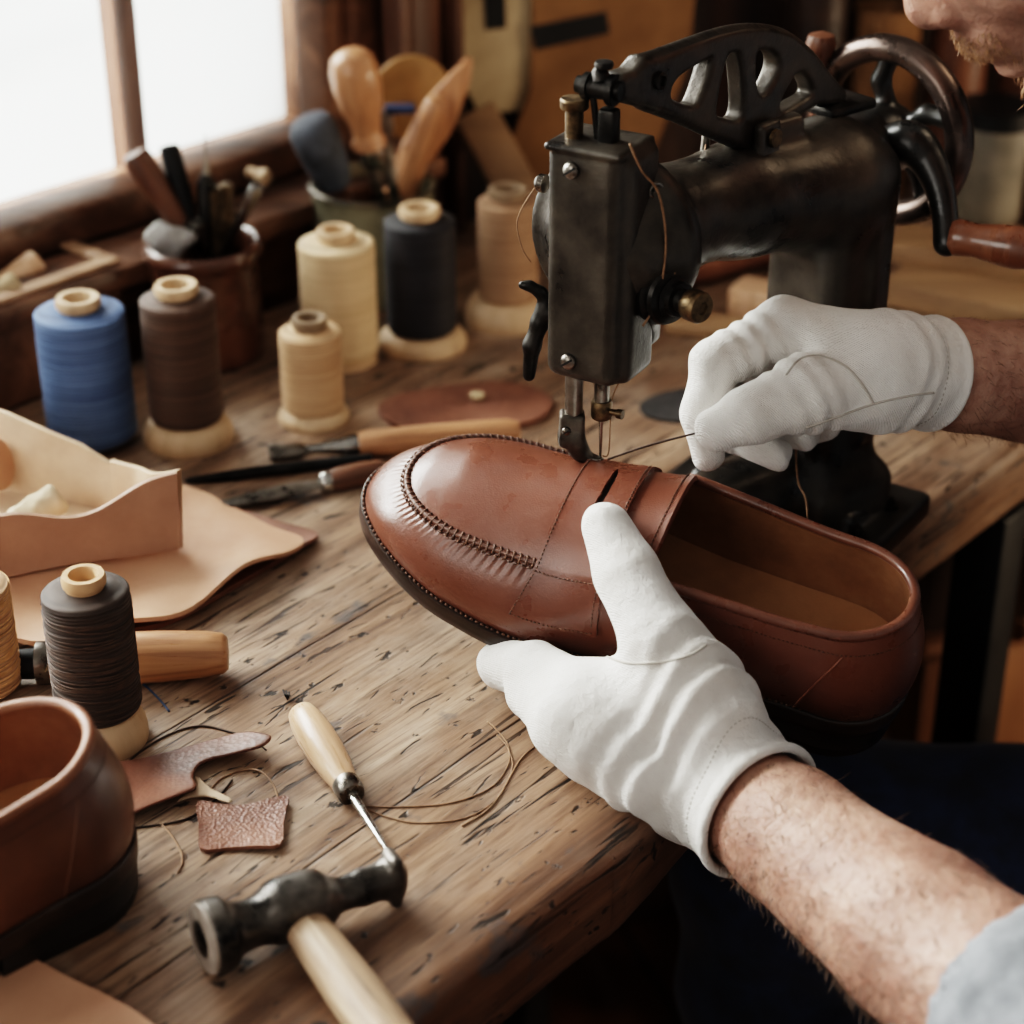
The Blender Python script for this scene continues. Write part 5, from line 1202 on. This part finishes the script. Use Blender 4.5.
# --- hand wheel with crank
wc = P(888, 131, 1.088); wax = nrm(A(.70, .71, 0.03)); wu = np.cross(wax, Z3); wu = nrm(wu); wz = np.cross(wu, wax); wz = wz if wz[2] > 0 else -wz
hubs = AX1 - Ad * .012 + Z3 * .002
s = SDF(); s.u(tor(wc, wax, .0455, .0074, .85))
sdf_obj_r = .06
wheel = sdf_obj('hand_wheel', s, wc - sdf_obj_r, wc + sdf_obj_r, .0014, M['rim_m'], sm, smooth=1)
s = SDF(); s.u(cyl(wc - wax * .012, wc + wax * .010, .0135, .0135, .003)).u(rc(wc - wax * .010, wc - wax * .030, .0165, .0165), .004)
for k in range(5):
    a = .35 + k * 2 * math.pi / 5; dk = wu * math.cos(a) + wz * math.sin(a); dk2 = wu * math.cos(a + .22) + wz * math.sin(a + .22); s.chain([wc + dk * .010, wc + dk2 * .028, wc + dk * .043], [.0060, .0048, .0055], .004)
sdf_obj('wheel_spokes', s, wc - sdf_obj_r, wc + sdf_obj_r, .0013, M['japan'], wheel)
mb = MB(); hc1 = wc - wax * .026; mb.tube([hubs, hubs + (hc1 - hubs) * .45, hubs + (hc1 - hubs) * .5, hc1], [.022, .022, .0185, .0185], 28); mb.build('wheel_shaft', M['japan'], sm)
ck = [hc1 + A(.012, -.010, -.002), P(908, 143, 1.046), P(926, 158, 1.043), P(939, 186, 1.040), P(945, 218, 1.038), P(947, 243, 1.037)]
s = SDF(); ckr = np.interp(np.linspace(0, 5, 41), range(6), [.0125, .0120, .0095, .0078, .0066, .0072]); ck = list(cr(ck, 8)); s.chain(ck, ckr, .004, .0005)
crank = sdf_obj('crank_arm', s, np.min(ck, 0) - .02, np.max(ck, 0) + .02, .0012, M['japan'], sm)
c0_, c1_ = P(950, 236, 1.036), P(1042, 252, 1.02)
mb = MB(); dcl = np.linalg.norm(c1_ - c0_); mb.lathe([(.001, 0), (.0085, .0004), (.0098, .004), (.0090, .010), (.0088, .014), (.0108, .028), (.0112, dcl * .75), (.0095, dcl * .95), (.004, dcl), (.001, dcl)], c0_, c1_ - c0_, 28); mb.build('crank_handle', wood('crank_wood', (70, 36, 18), (118, 66, 36), (150, 92, 54), 2, 40, .3, .1, .4), crank)
mb = MB(); kb = P(820, 55, 1.09); mb.lathe([(.001, -.010), (.004, -.010), (.0045, -.004), (.0075, .002), (.0085, .006), (.007, .011), (.001, .013)], kb, n=20); mb.tube([kb - Z3 * .008, kb - Z3 * .045], .0035, 10); mb.build('spool_pin', M['handle_dark'], sm)
# thread guides on the hood
def hood(px, py, o=.0): return hit(px, py, HC + NE * .026 - NF * .012, nrm(A(.45, -.9, 0))) + nrm(A(.45, -.9, 0)) * o
for k, (px, py) in enumerate(((655, 190), (689, 226))):
    c = hood(px, py, .001); mb = MB(); ringp = [c + nrm(A(.9, .45, 0)) * .0034 * math.cos(a) + Z3 * .0034 * math.sin(a) for a in np.linspace(0, 2 * math.pi, 16)[:-1]]; mb.tube(ringp, .0009, 6, True); mb.tube([c + Z3 * .0, c - nrm(A(.45, -.9, 0)) * .012 - nrm(A(.9, .45, 0)) * .003], .0012, 6); mb.build('thread_guide', M['steel'], sm)
mb = MB(); tg = P(706, 136, .985); mb.tube(cr([tg + A(-.002, 0, .010), tg, tg + A(-.001, -.001, -.012)], 6), [.0012] * 6 + [.0022] * 6 + [.0012], 8); mb.build('thread_guide', M['steel'], sm)
# bolts on the base plate
for k_ in (.25, .8):
    q_ = bR + bd1 * bl1 * k_ + bd2 * .014; q_[2] = .0158; mb = MB(); mb.lathe([(.006, 0), (.006, .002), (.0035, .0022), (.0033, .006), (.0001, .0064)], q_, n=6 if k_ < .5 else 20); mb.build('bolt', M['iron'], sm, sharp=30)
# --- threads
def thread(pts, r, m, label, name='sewing_thread', n=8):
    mb = MB(); mb.tube(cr(pts, n), r, 6); return build_root(mb, name, m, label, 'thread', sharp=0)
thread([P(706, 145, .985), P(697, 190, .965), hood(690, 228, .003), hood(682, 255, .006), td + tn * .001 + Z3 * .012], .0005, M['string'], 'tan thread running down from the iron lever to the tension discs')
hs = lambda px, py, o=.0015: hit(px, py, HC + NE * (hw_ + .010), nrm(A(.5, -.87, 0))) + nrm(A(.5, -.87, 0)) * o
thread([hs(628, 143), hs(640, 170), hs(655, 192, .003), hs(661, 240, .004), hs(655, 295, .003), hs(641, 325)], .0006, M['string'], 'tan thread bowing along the right side of the machine head')
thread([HC + NE * .014 + NF * -.004 - Z3 * (hh + .0), P(612, 400, depth(barx + Z3 * Zat(YB, 400)) + .001), barx + Z3 * (zc0 - .018) + A(.004, -.001, 0), tipP + A(.001, -.001, .003)], .0004, M['string'], 'fine thread slanting from the machine head to the needle point')
thread([side(536, 186), side(522, 208), side(517, 226), side(523, 250), side(531, 262)], .00035, M['string'], 'fine loose thread loop at the left of the machine head')
# ------------------------------------------------------------------ the shoemaker
t = NT('skin'); v = t.coord(); f1 = t.noise(v, 26, 5, .6); f2 = t.noise(v, 160, 4, .6)
c = t.ramp(f1, [(.3, (122, 82, 66)), (.5, (154, 110, 90)), (.72, (180, 137, 115))]); c = t.sat(t.mix(t.mapr(f2, .45, .7, 0, .5), c, (124, 72, 55)), .88)
vo = t.n('ShaderNodeTexVoronoi'); vo.inputs['Scale'].default_value = 700; t.l(v, vo.inputs['Vector'])
t.set(color=c, rough=.5, sss=.12, normal=t.bump(vo.outputs['Distance'], .4, .0006, t.bump(f2, .6, .0022)), spec=.4)
t.b.inputs['Subsurface Radius'].default_value = (.008, .003, .0015); M['skin'] = t.m
M['glove'] = knit('white_cotton', (226, 223, 219), (196, 188, 178)); M['seam_w'] = mat('glove_seam', (176, 170, 162), None, rough=.95, bump=0)
M['denim'] = mat('navy_denim', (20, 25, 42), (46, 56, 86), 40, rough=.85, bump=.3, bscale=900, sheen=.15)
M['shirt'] = mat('grey_shirt', (84, 87, 92), (122, 125, 130), 60, rough=.9, bump=.5, bscale=900, sheen=.2)
M['hairm'] = mat('arm_hair', (52, 36, 26), (104, 76, 52), 300, rough=.55, bump=0); M['beard'] = mat('blond_beard', (98, 68, 46), (168, 128, 92), 500, rough=.5, bump=0)
man = thing('person', (.60, .86, FLOOR), 'man in grey shirt, dark jeans and white gloves bending over the loafer at the machine', 'person')
# joints
WL = P(747, 802, .906); FL1 = P(925, 940, .825); fdir = nrm(FL1 - WL); EL = WL + fdir * .255; SHL = A(.45, .67, .17)
RO = -.045
WRt = P(912, 372, 1.045 + RO); ER = A(.425, 1.03, .062); SHR = A(.54, 1.08, .28); fdr = nrm(ER - WRt)
NT_ = P(914, 27, .90); th_ = math.radians(42); HFW = A(-math.cos(th_), -.06, -math.sin(th_)); HFW = nrm(HFW); HUP = nrm(A(-math.sin(th_), 0, math.cos(th_)) - HFW * 0); HUP = nrm(HUP - HFW * (HUP @ HFW)); HLF = np.cross(HUP, HFW)
H3 = np.stack([HFW, HLF, HUP], 1)
def fl(x, y, z): return NT_ + H3 @ A(x, y, z)
# --- body (head, neck, torso and arms in one surface)
s = SDF()
s.u(ell(fl(-.108, 0, .062), (.098, .076, .104), H3)).u(ell(fl(-.080, 0, .010), (.062, .064, .075), H3), .03)
s.u(rc(fl(-.052, 0, -.058), fl(-.060, 0, -.03), .028, .04), .02)
s.u(rc(fl(-.085, .045, -.036), fl(-.05, .018, -.066), .016, .014), .02).u(rc(fl(-.085, -.045, -.036), fl(-.05, -.018, -.066), .016, .014), .02)
s.u(ell(fl(-.036, 0, -.072), (.019, .020, .014), H3), .014)
s.u(rc(fl(-.038, 0, .050), fl(-.022, 0, .022), .0085, .0095), .012).u(rc(fl(-.022, 0, .022), fl(-.0125, 0, .0035), .0095, .0128), .007)
for y_ in (-1, 1):
    s.u(ell(fl(-.0205, y_ * .0125, -.0015), (.0125, .0075, .0085), H3), .005); s.sub(ell(fl(-.017, y_ * .0075, -.0105), (.0060, .0032, .0045), H3), .003)
    s.u(ell(fl(-.058, y_ * .040, .006), (.026, .026, .026), H3), .022); s.u(rc(fl(-.040, y_ * .010, .056), fl(-.052, y_ * .040, .056), .009, .009), .012)
    s.u(ell(fl(-.050, y_ * .031, .038), (.0125, .0150, .0125), H3), .004)
    s.u(ell(fl(-.118, y_ * .078, .030), (.016, .007, .030), H3), .006); s.sub(ell(fl(-.112, y_ * .087, .032), (.008, .005, .017), H3), .004)
s.u(ell(fl(-.026, 0, -.024), (.016, .026, .013), H3), .010)
s.u(ell(fl(-.0245, 0, -.0305), (.0085, .020, .0045), H3), .003).u(ell(fl(-.0250, 0, -.0425), (.0090, .018, .0055), H3), .003)
s.sub(rc(fl(-.0145, .016, -.0365), fl(-.0145, -.016, -.0365), .0016, .0016), .002)
nb0, nb1 = fl(-.125, 0, -.015), A(.44, .885, .27)
s.u(rc(nb0, nb1, .054, .060), .03)
s.u(rc(nb1 + A(.03, 0, -.04), A(.53, .87, .07), .085, .135), .06).u(rc(A(.53, .87, .07), A(.60, .86, -.22), .135, .125), .05)
s.u(rc(A(.50, .78, .10), A(.50, .96, .14), .10, .10), .06).u(rc(nb1, SHL + A(.02, .03, 0), .05, .062), .05).u(rc(nb1, SHR + A(0, -.03, 0), .05, .062), .05)
s.chain([SHL, EL], [.058, .044], .03)
midL = WL + fdir * .11
s.chain([EL, EL - fdir * .06, midL, WL + fdir * .03, WL, WL - fdir * .035], [.045, .0420, .0365, .0300, .0266, .0245], .012, .006)
s.chain([SHR, ER], [.058, .044], .03)
s.chain([ER, ER - fdr * .06, WRt + fdr * .11, WRt + fdr * .03, WRt, WRt - fdr * .03], [.043, .0400, .0345, .0278, .0240, .0225], .012, .006)
bodyV, bodyQ = s.mesh((.05, .42, -.33), (.76, 1.2, .56), .0026, lambda p: .0007 * np.sin(p[:, 0] * 90 + p[:, 1] * 60) * np.sin(p[:, 1] * 110 - p[:, 2] * 70), .001, 2)
body = mesh_obj('body', bodyV, bodyQ, M['skin'], man, sharp=0)
bN = vnormals(bodyV, bodyQ)
# --- hair, beard, brows and arm hair
def strands(name, idx, direc, ln, r, m, parent, jit=.5, curlk=.3, rng=np.random.RandomState(5)):
    mb = MB(); per = []
    for i in idx:
        p = bodyV[i] + rng.uniform(-.0012, .0012, 3); n = bN[i]; d = nrm(direc(p, n) + rng.normal(0, jit, 3) * .5); L = ln * rng.uniform(.55, 1.15)
        d2 = nrm(d + rng.normal(0, curlk, 3) * .6 - n * .2); q = [p - n * .0006, p + d * L * .5, p + d * L * .5 + d2 * L * .5]; mb.tube(q, [r, r * .8, r * .25], 3, cap=False)
    o = mb.build(name, m, parent, sharp=0); o['kind'] = 'stuff' if False else 'thing'; del o['kind']; return o
rel = (bodyV - NT_) @ H3
face = np.linalg.norm(bodyV - NT_, axis=1) < .17
lips = (np.abs(rel[:, 2] + .0365) < .0105) & (np.abs(rel[:, 1]) < .021)
must = face & (rel[:, 2] < -.0135) & (rel[:, 2] > -.0275) & (np.abs(rel[:, 1]) < .030) & (rel[:, 0] > -.045)
brd = face & (rel[:, 2] < -.030) & (rel[:, 2] > -.105) & (rel[:, 0] > -.105 + .0) & (rel[:, 2] < -.018 - .35 * (np.abs(rel[:, 1]) < .02) * .0) & ~lips
chk = face & (rel[:, 2] < .02 - .5 * (rel[:, 0] + .11)) & (rel[:, 0] < -.045) & (rel[:, 0] > -.115) & (rel[:, 2] > -.09)
rs = np.random.RandomState(3)
def pick(mask, k): w_ = np.where(mask)[0]; return rs.choice(w_, k, replace=len(w_) < k)
dn = lambda p, n: n * .75 - HUP * .9
strands('moustache', pick(must, 750), lambda p, n: n * .4 - HUP * .9, .0038, .00020, M['beard'], man, .45)
strands('beard', np.r_[pick(brd, 1900), pick(chk, 900)], dn, .0062, .00020, M['beard'], man, .5)
for y_ in (-1, 1):
    mk = face & (np.abs(rel[:, 2] - .058) < .006) & (rel[:, 1] * y_ > .010) & (rel[:, 1] * y_ < .05) & (rel[:, 0] > -.07)
    strands('eyebrow', pick(mk, 160), lambda p, n: n * .4 + HLF * y_, .008, .00022, M['beard'], man, .3)
    e_ = fl(-.0465, y_ * .031, .036); mb = MB(); mb.lathe([(.0118 * math.sin(a), -.0118 * math.cos(a)) for a in np.linspace(.01, math.pi - .01, 12)], e_, HFW, 20); mb.build('eye', mat('eye_white', (220, 214, 206), None, rough=.2, bump=0), man)
s2 = SDF(); s2.u(ell(fl(-.112, 0, .070), (.101, .080, .106), H3)); s2.sub(ell(fl(-.03, 0, .0), (.075, .085, .085), H3), .01); s2.sub(ell(fl(-.11, 0, -.06), (.09, .10, .075), H3), .01)
hc_ = fl(-.112, 0, .07); sdf_obj('hair', s2, hc_ - .135, hc_ + .135, .0035, mat('brown_hair', (50, 34, 22), (96, 68, 44), 60, stretch=(1, 1, 4), rough=.55, bump=.6), man, lambda p: .0011 * np.sin(((p - hc_) @ HLF) * 420 + 5 * np.sin(((p - hc_) @ HUP) * 45) + 3 * np.sin(((p - hc_) @ HFW) * 60)), .002)
def nearseg(a, b, r): 
    ab = b - a; tt_ = np.clip(((bodyV - a) @ ab) / (ab @ ab), 0, 1); return np.linalg.norm(bodyV - a - tt_[:, None] * ab, axis=1) < r
fa = nearseg(WL + fdir * .012, WL + fdir * .20, .055) & (((bodyV - WL) @ fdir) > .008); fr_ = nearseg(WRt + fdr * .022, WRt + fdr * .2, .05) & (((bodyV - WRt) @ fdr) > .012)
strands('arm_hair', pick(fa, 3600), lambda p, n: n * .25 + fdir * .8 + A(-.2, -.1, -.4), .0075, .00018, M['hairm'], man, .6, .5)
strands('arm_hair', pick(fr_, 1500), lambda p, n: n * .3 + fdr * .6 + A(0, -.1, -.4), .0070, .00013, M['hairm'], man, .6, .5)
# --- gloves
def glove(name, s, lo, hi, W, ax_, seams, disp, h=.00125):
    V, Q = s.mesh(lo, hi, h, disp, .003, 2); o = mesh_obj(name, V, Q, M['glove'], man, sharp=0)
    def tr(px, py):
        d = ray(px, py); d = d / np.linalg.norm(d); T_ = .70
        for _ in range(160):
            q_ = (CAM + d * T_)[None]; dv = s.ev(q_)[0] + disp(q_)[0]
            if dv < 1e-4: return CAM + d * (T_ - .0001)
            T_ += min(max(dv * .8, 1e-4), .05)
            if T_ > 1.6: return None
        return None
    for nm, px in seams:
        ps = np.array(px, float); pf = cr(np.c_[ps, 0 * ps[:, 0]], 6)[:, :2]; hits = [tr(*q_) for q_ in pf]; hits = [h_ for h_ in hits if h_ is not None]
        mb = MB(); mb.tube(hits, .00060, 6); mb.build(nm, M['seam_w'], o, sharp=0)
    u_ = nrm(np.cross(ax_, Z3)); w_ = np.cross(ax_, u_); ring = []
    for a in np.linspace(0, 2 * np.pi, 121):
        d = u_ * np.cos(a) + w_ * np.sin(a); c_ = W - ax_ * .003; r_ = np.linspace(.045, .022, 90); q_ = c_ + d * r_[:, None]; v_ = s.ev(q_) + disp(q_); k_ = np.argmax(v_ < 0); ring.append(c_ + d * (r_[k_] + .0001))
    mb = MB(); stitches(mb, ring, .0026, .6, .0004, lambda x: x); mb.build('hem_stitching', M['seam_w'], o, sharp=0)
    return o, tr
# left hand: thumb up the near wall of the loafer, fingers under its sole
s = SDF(); Q_ = lambda x, y, d: P(x, y, d)
cen = WL - fdir * .012
im, mm_, rm, lm = Q_(582, 696, .926), Q_(566, 722, .918), Q_(594, 747, .916), Q_(640, 775, .912)
for m_, r0, r1 in ((im, .024, .0165), (mm_, .025, .0170), (rm, .025, .0165), (lm, .024, .0150)): s.u(rc(cen - fdir * .02, m_, r0, r1), .014)
s.u(rc(Q_(690, 690, .912), Q_(610, 705, .92), .0210, .0175), .016)
s.chain([im, Q_(534, 670, .952), Q_(502, 664, .980), Q_(508, 660, 1.004)], [.0150, .0135, .0118, .0095], .005, .003)
s.chain([mm_, Q_(532, 694, .950), Q_(524, 676, .982), Q_(540, 668, 1.0)], [.0150, .0118, .0102, .0085], .005, .003)
s.chain([rm, Q_(560, 720, .948), Q_(556, 696, .978), Q_(572, 690, .994)], [.0145, .0112, .0098, .0082], .005, .003)
s.chain([lm, Q_(600, 742, .942), Q_(594, 722, .966), Q_(606, 716, .978)], [.0130, .0098, .0086, .0076], .005, .003)
s.chain([Q_(712, 722, .905), Q_(660, 640, .908), Q_(628, 574, .918), Q_(606, 527, .927)], [.0235, .0185, .0150, .0120], .012, .004)
s.u(rc(cen - fdir * .012, WL + fdir * .010, .0300, .0340), .012)
cuffc = WL + fdir * .004
s.sub(rc(WL - fdir * .016, WL + fdir * .05, .0290, .0335), .002); s.sub(cyl(WL + fdir * .0105, WL + fdir * .08, .06, .06, .001), .0015)
s.u(tor(WL + fdir * .0075, fdir, .0328, .0020, 1.0), .002)
perp = nrm(np.cross(fdir, FW))
def dispL(p):
    a_ = (p - WL) @ fdir; ph = a_ * 2 * np.pi / .0120 + 1.1 * np.sin((p @ perp) * 45) + .7 * np.sin(p[:, 2] * 70)
    m_ = np.exp(-((a_ + .024) / .016) ** 2) * (a_ < .003)
    b_ = .0006 * np.sin(p[:, 0] * 190 + p[:, 1] * 80) * np.sin(p[:, 2] * 210 + p[:, 0] * 60)
    sc = (p @ perp) ; return -.0015 * m_ * (np.sin(ph) + 1) - b_ * (a_ < -.004)
allp = np.array([WL, im, mm_, rm, lm, Q_(500, 663, 1.0), Q_(606, 527, .927)])
gL, trL = glove('glove', s, allp.min(0) - .045, allp.max(0) + .045, WL, fdir, [('thumb_seam', [(594, 651), (610, 658), (630, 663), (662, 662), (690, 655), (706, 645)])], dispL)
gL['label'] = 'white cotton glove gripping the loafer'
# right hand: pinching the thread
s = SDF(); Q_ = lambda x, y, d: P(x, y, d + RO); cen = WRt - fdr * .01
im, mm_, rm, lm = Q_(783, 328, 1.045), Q_(790, 334, 1.062), Q_(800, 346, 1.075), Q_(818, 362, 1.083)
for m_, r0, r1 in ((im, .0215, .0150), (mm_, .0215, .0152), (rm, .0215, .0145), (lm, .021, .0135)): s.u(rc(cen - fdr * .012, m_, r0, r1), .012)
s.chain([im, Q_(716, 364, 1.034), Q_(701, 414, 1.034), Q_(708, 455, 1.040)], [.0152, .0128, .0102, .0082], .006, .003)
s.chain([mm_, Q_(722, 380, 1.062), Q_(735, 432, 1.058), Q_(775, 454, 1.046)], [.0150, .0125, .0105, .0088], .005, .003)
s.chain([rm, Q_(734, 392, 1.078), Q_(760, 430, 1.074), Q_(803, 434, 1.058)], [.0142, .0118, .0100, .0086], .005, .003)
s.chain([lm, Q_(760, 400, 1.090), Q_(790, 428, 1.086), Q_(826, 424, 1.070)], [.0130, .0105, .0092, .0080], .005, .003)
s.chain([Q_(872, 385, 1.03), Q_(806, 393, 1.014), Q_(752, 414, 1.008), Q_(716, 429, 1.013)], [.0215, .0190, .0140, .0108], .010, .004)
s.u(rc(cen - fdr * .018, WRt + fdr * .008, .0265, .0285), .010)
s.sub(rc(WRt - fdr * .012, WRt + fdr * .06, .0253, .0285), .002); s.sub(cyl(WRt + fdr * .015, WRt + fdr * .08, .06, .06, .001), .0015)
s.u(tor(WRt + fdr * .012, fdr, .0280, .0018, 1.0), .002)
def dispR(p):
    a_ = (p - WRt) @ fdr; ph = a_ * 2 * np.pi / .0125 + 1.5 * np.sin(p[:, 2] * 110); m_ = np.exp(-((a_ + .012) / .012) ** 2)
    b_ = .0006 * np.sin(p[:, 0] * 200 + p[:, 1] * 80) * np.sin(p[:, 2] * 220 + p[:, 0] * 70)
    kn = (p - im) @ nrm(Q_(716, 364, 1.034) - im); m2 = np.exp(-((kn - .022) / .014) ** 2)
    return -.0009 * m_ * (np.sin(ph) + 1) - b_ * (a_ < .0) - .0009 * m2 * np.sin(kn * 2 * np.pi / .010)
allp = np.array([WRt, im, mm_, rm, lm, Q_(716, 429, 1.0), Q_(701, 414, 1.034), Q_(826, 424, 1.07)])
gR, trR = glove('glove', s, allp.min(0) - .042, allp.max(0) + .042, WRt, fdr, [('thumb_seam', [(786, 375), (800, 359), (820, 356), (845, 366), (862, 384), (874, 404)]), ('palm_seam', [(806, 428), (840, 416), (874, 404), (910, 396), (934, 393)])], dispR)
gR['label'] = 'white cotton glove pinching the thread'
# --- shirt with rolled sleeves
s = SDF()
s.u(rc(nb1 + A(.035, 0, -.05), A(.53, .87, .07), .095, .150), .05).u(rc(A(.53, .87, .07), A(.60, .86, -.25), .150, .150), .05).u(rc(A(.50, .78, .10), A(.50, .96, .14), .115, .115), .06)
s.u(rc(nb1 + A(.02, 0, -.02), SHL + A(.02, .03, 0), .062, .074), .05).u(rc(nb1 + A(.02, 0, -.02), SHR + A(0, -.03, 0), .062, .074), .05)
sEL, sER = WL + fdir * .166, ER - fdr * .055
s.chain([SHL, EL], [.070, .056], .03).chain([SHR, ER], [.070, .056], .03)
s.u(rc(EL, sEL, .056, .0440), .02); s.u(rc(ER, sER, .055, .049), .02)
s.u(cyl(sEL + fdir * .0 - fdir * .010, sEL + fdir * .030,   .0455, .0480, .006), .003); s.u(cyl(sER - fdr * .006, sER + fdr * .03, .049, .051, .006), .003)
s.sub(rc(sEL + fdir * .004, sEL - fdir * .06, .0395, .0385), .002); s.sub(rc(sER, sER - fdr * .06, .0405, .0400), .002)
s.sub(rc(nb0, nb0 + (nb1 - nb0) * .72, .058, .060), .004)
def dispS(p):
    a_ = (p - sEL) @ fdir; return -.0016 * (1 + np.sin(p[:, 0] * 75 + p[:, 2] * 50) * np.sin(p[:, 1] * 65 - p[:, 2] * 40)) * (a_ > .03) - .0010 * (1 + np.sin(a_ * 2 * np.pi / .013 + 2 * np.sin(p[:, 2] * 60))) * np.exp(-((a_ - .016) / .03) ** 2)
sdf_obj('shirt', s, (.10, .40, -.42), (.80, 1.24, .40), .0036, M['shirt'], man, dispS, .004, 2)
# --- jeans and boots
KR, KL = A(.172, .955, -.205), A(.215, .70, -.26); HR_, HL_ = A(.61, .94, -.26), A(.60, .78, -.28); AR_, AL_ = A(.20, .97, FLOOR + .10), A(.26, .71, FLOOR + .10)
s = SDF(); s.u(rc(A(.62, .80, -.26), A(.62, .93, -.25), .135, .135)).u(rc(A(.60, .86, -.20), A(.60, .86, -.16), .140, .142), .04)
s.chain([HR_, HR_ + (KR - HR_) * .5, KR, KR + A(.0, 0, -.10), AR_], [.100, .088, .072, .066, .055], .04, .02).chain([HL_, HL_ + (KL - HL_) * .5, KL, KL + A(.0, 0, -.10), AL_], [.100, .088, .072, .066, .055], .04, .02)
sdf_obj('jeans', s, (.05, .58, FLOOR + .03), (.80, 1.10, .02), .0055, M['denim'], man, lambda p: -.0030 * np.sin(p[:, 0] * 50 + p[:, 2] * 60 + 1.5 * np.sin(p[:, 1] * 40)) * np.sin(p[:, 1] * 38 + p[:, 2] * 25), .004, 2)
for a_ in (AR_, AL_):
    s = SDF(); g0 = A(a_[0], a_[1], FLOOR); s.u(rc(g0 + A(0, 0, .045), g0 + A(0, 0, .14), .042, .044)).u(rc(g0 + A(-.03, 0, .045), g0 + A(-.15, 0, .034), .042, .034), .03); s.u(bx(g0 + A(-.068, 0, .012), (.118, .043, .012), None, .01), .004); s.sub(bx(g0 + A(0, 0, -.05), (.5, .5, .05), None, .001), .001)
    sdf_obj('boot', s, g0 + A(-.22, -.08, -.004), g0 + A(.08, .08, .2), .004, MS['heel'], man)
stool = thing('stool', (.63, .86, FLOOR), 'round dark wooden stool carrying the seated man', 'stool')
mb = MB(); mb.lathe([(.02, .300), (.155, .300), (.165, .306), (.165, .326), (.155, .334), (.001, .334)], (.63, .86, FLOOR), n=40); mb.build('seat', M['dark_wood'], stool)
for a_ in range(4):
    an = .78 + a_ * math.pi / 2; mb = MB(); mb.tube([A(.63 + .17 * math.cos(an), .86 + .17 * math.sin(an), FLOOR), A(.63 + .12 * math.cos(an), .86 + .12 * math.sin(an), FLOOR + .302)], [.013, .016], 14); mb.build('leg', M['dark_wood'], stool)
# --- thread in the hand
pinch = Q_(701, 431, 1.014)
pinch = trR(703, 431) + FW * .009
thread([tipP + A(.0035, -.001, .001), tipP * .5 + pinch * .5 + A(0, 0, .0006), pinch + A(0, 0, .0), pinch + (pinch - tipP) * .06], .00052, M['darkstring'], 'dark waxed thread pulled tight from the needle to the pinching glove')
hp = trR(797, 436) + FW * .006
thread([hp, hp + A(.003, .0, -.025), P(806, 500, depth(hp) + .012), P(808, 530, depth(hp) + .018), P(811, 600, depth(hp) + .05)], .00055, M['string'], 'tan thread end hanging down from the pinching glove')
# ------------------------------------------------------------------ light
w = bpy.data.worlds.new('world'); SC.world = w; w.use_nodes = True
bg = w.node_tree.nodes['Background']; bg.inputs[0].default_value = (1.0, .93, .84, 1); bg.inputs[1].default_value = .30
def area(name, loc, target, sx, sy, power, color):
    d = bpy.data.lights.new(name, 'AREA'); d.shape = 'RECTANGLE'; d.size = sx; d.size_y = sy; d.energy = power; d.color = color
    o = bpy.data.objects.new(name, d); COL.objects.link(o); o.location = tuple(loc)
    o.rotation_euler = (Vector(target) - Vector(loc)).to_track_quat('-Z', 'Y').to_euler(); return o
area('window_light', W0 + WU * -.45 + WN * .6 + Z3 * 1.0, W0 + WU * -.3 - WN * .6 + Z3 * .0, 1.3, 1.0, 115, (1, .98, .95))
area('rear_fill_light', A(-1.5, -.9, 1.0), A(.1, .85, .1), 1.0, 1.1, 14, (1, .96, .90))  # unseen fill added behind the camera at left; no window is built there
area('left_window_light', W0 + WU * -1.12 + WN * .5 + Z3 * .85, A(.05, .8, .05), .85, .9, 100, (1, .975, .945))
area('back_fill_light', A(.95, 1.25, .95), A(.6, 1.25, .0), .25, .25, 1.6, (1, .78, .55))  # warm fill added to brighten the back boards and planks
area('low_fill_light', A(1.45, 1.0, .05), A(.55, 1.5, -.5), .3, .3, 9, (1, .8, .58))  # fill added to brighten the crates and floor under the bench
SC.view_settings.view_transform = 'Filmic'; SC.view_settings.look = 'High Contrast'; SC.view_settings.exposure = 0.0
SC.cycles.max_bounces = 8; SC.cycles.use_denoising = True
for o in bpy.data.objects:
    if '_w' in o.keys(): del o['_w']
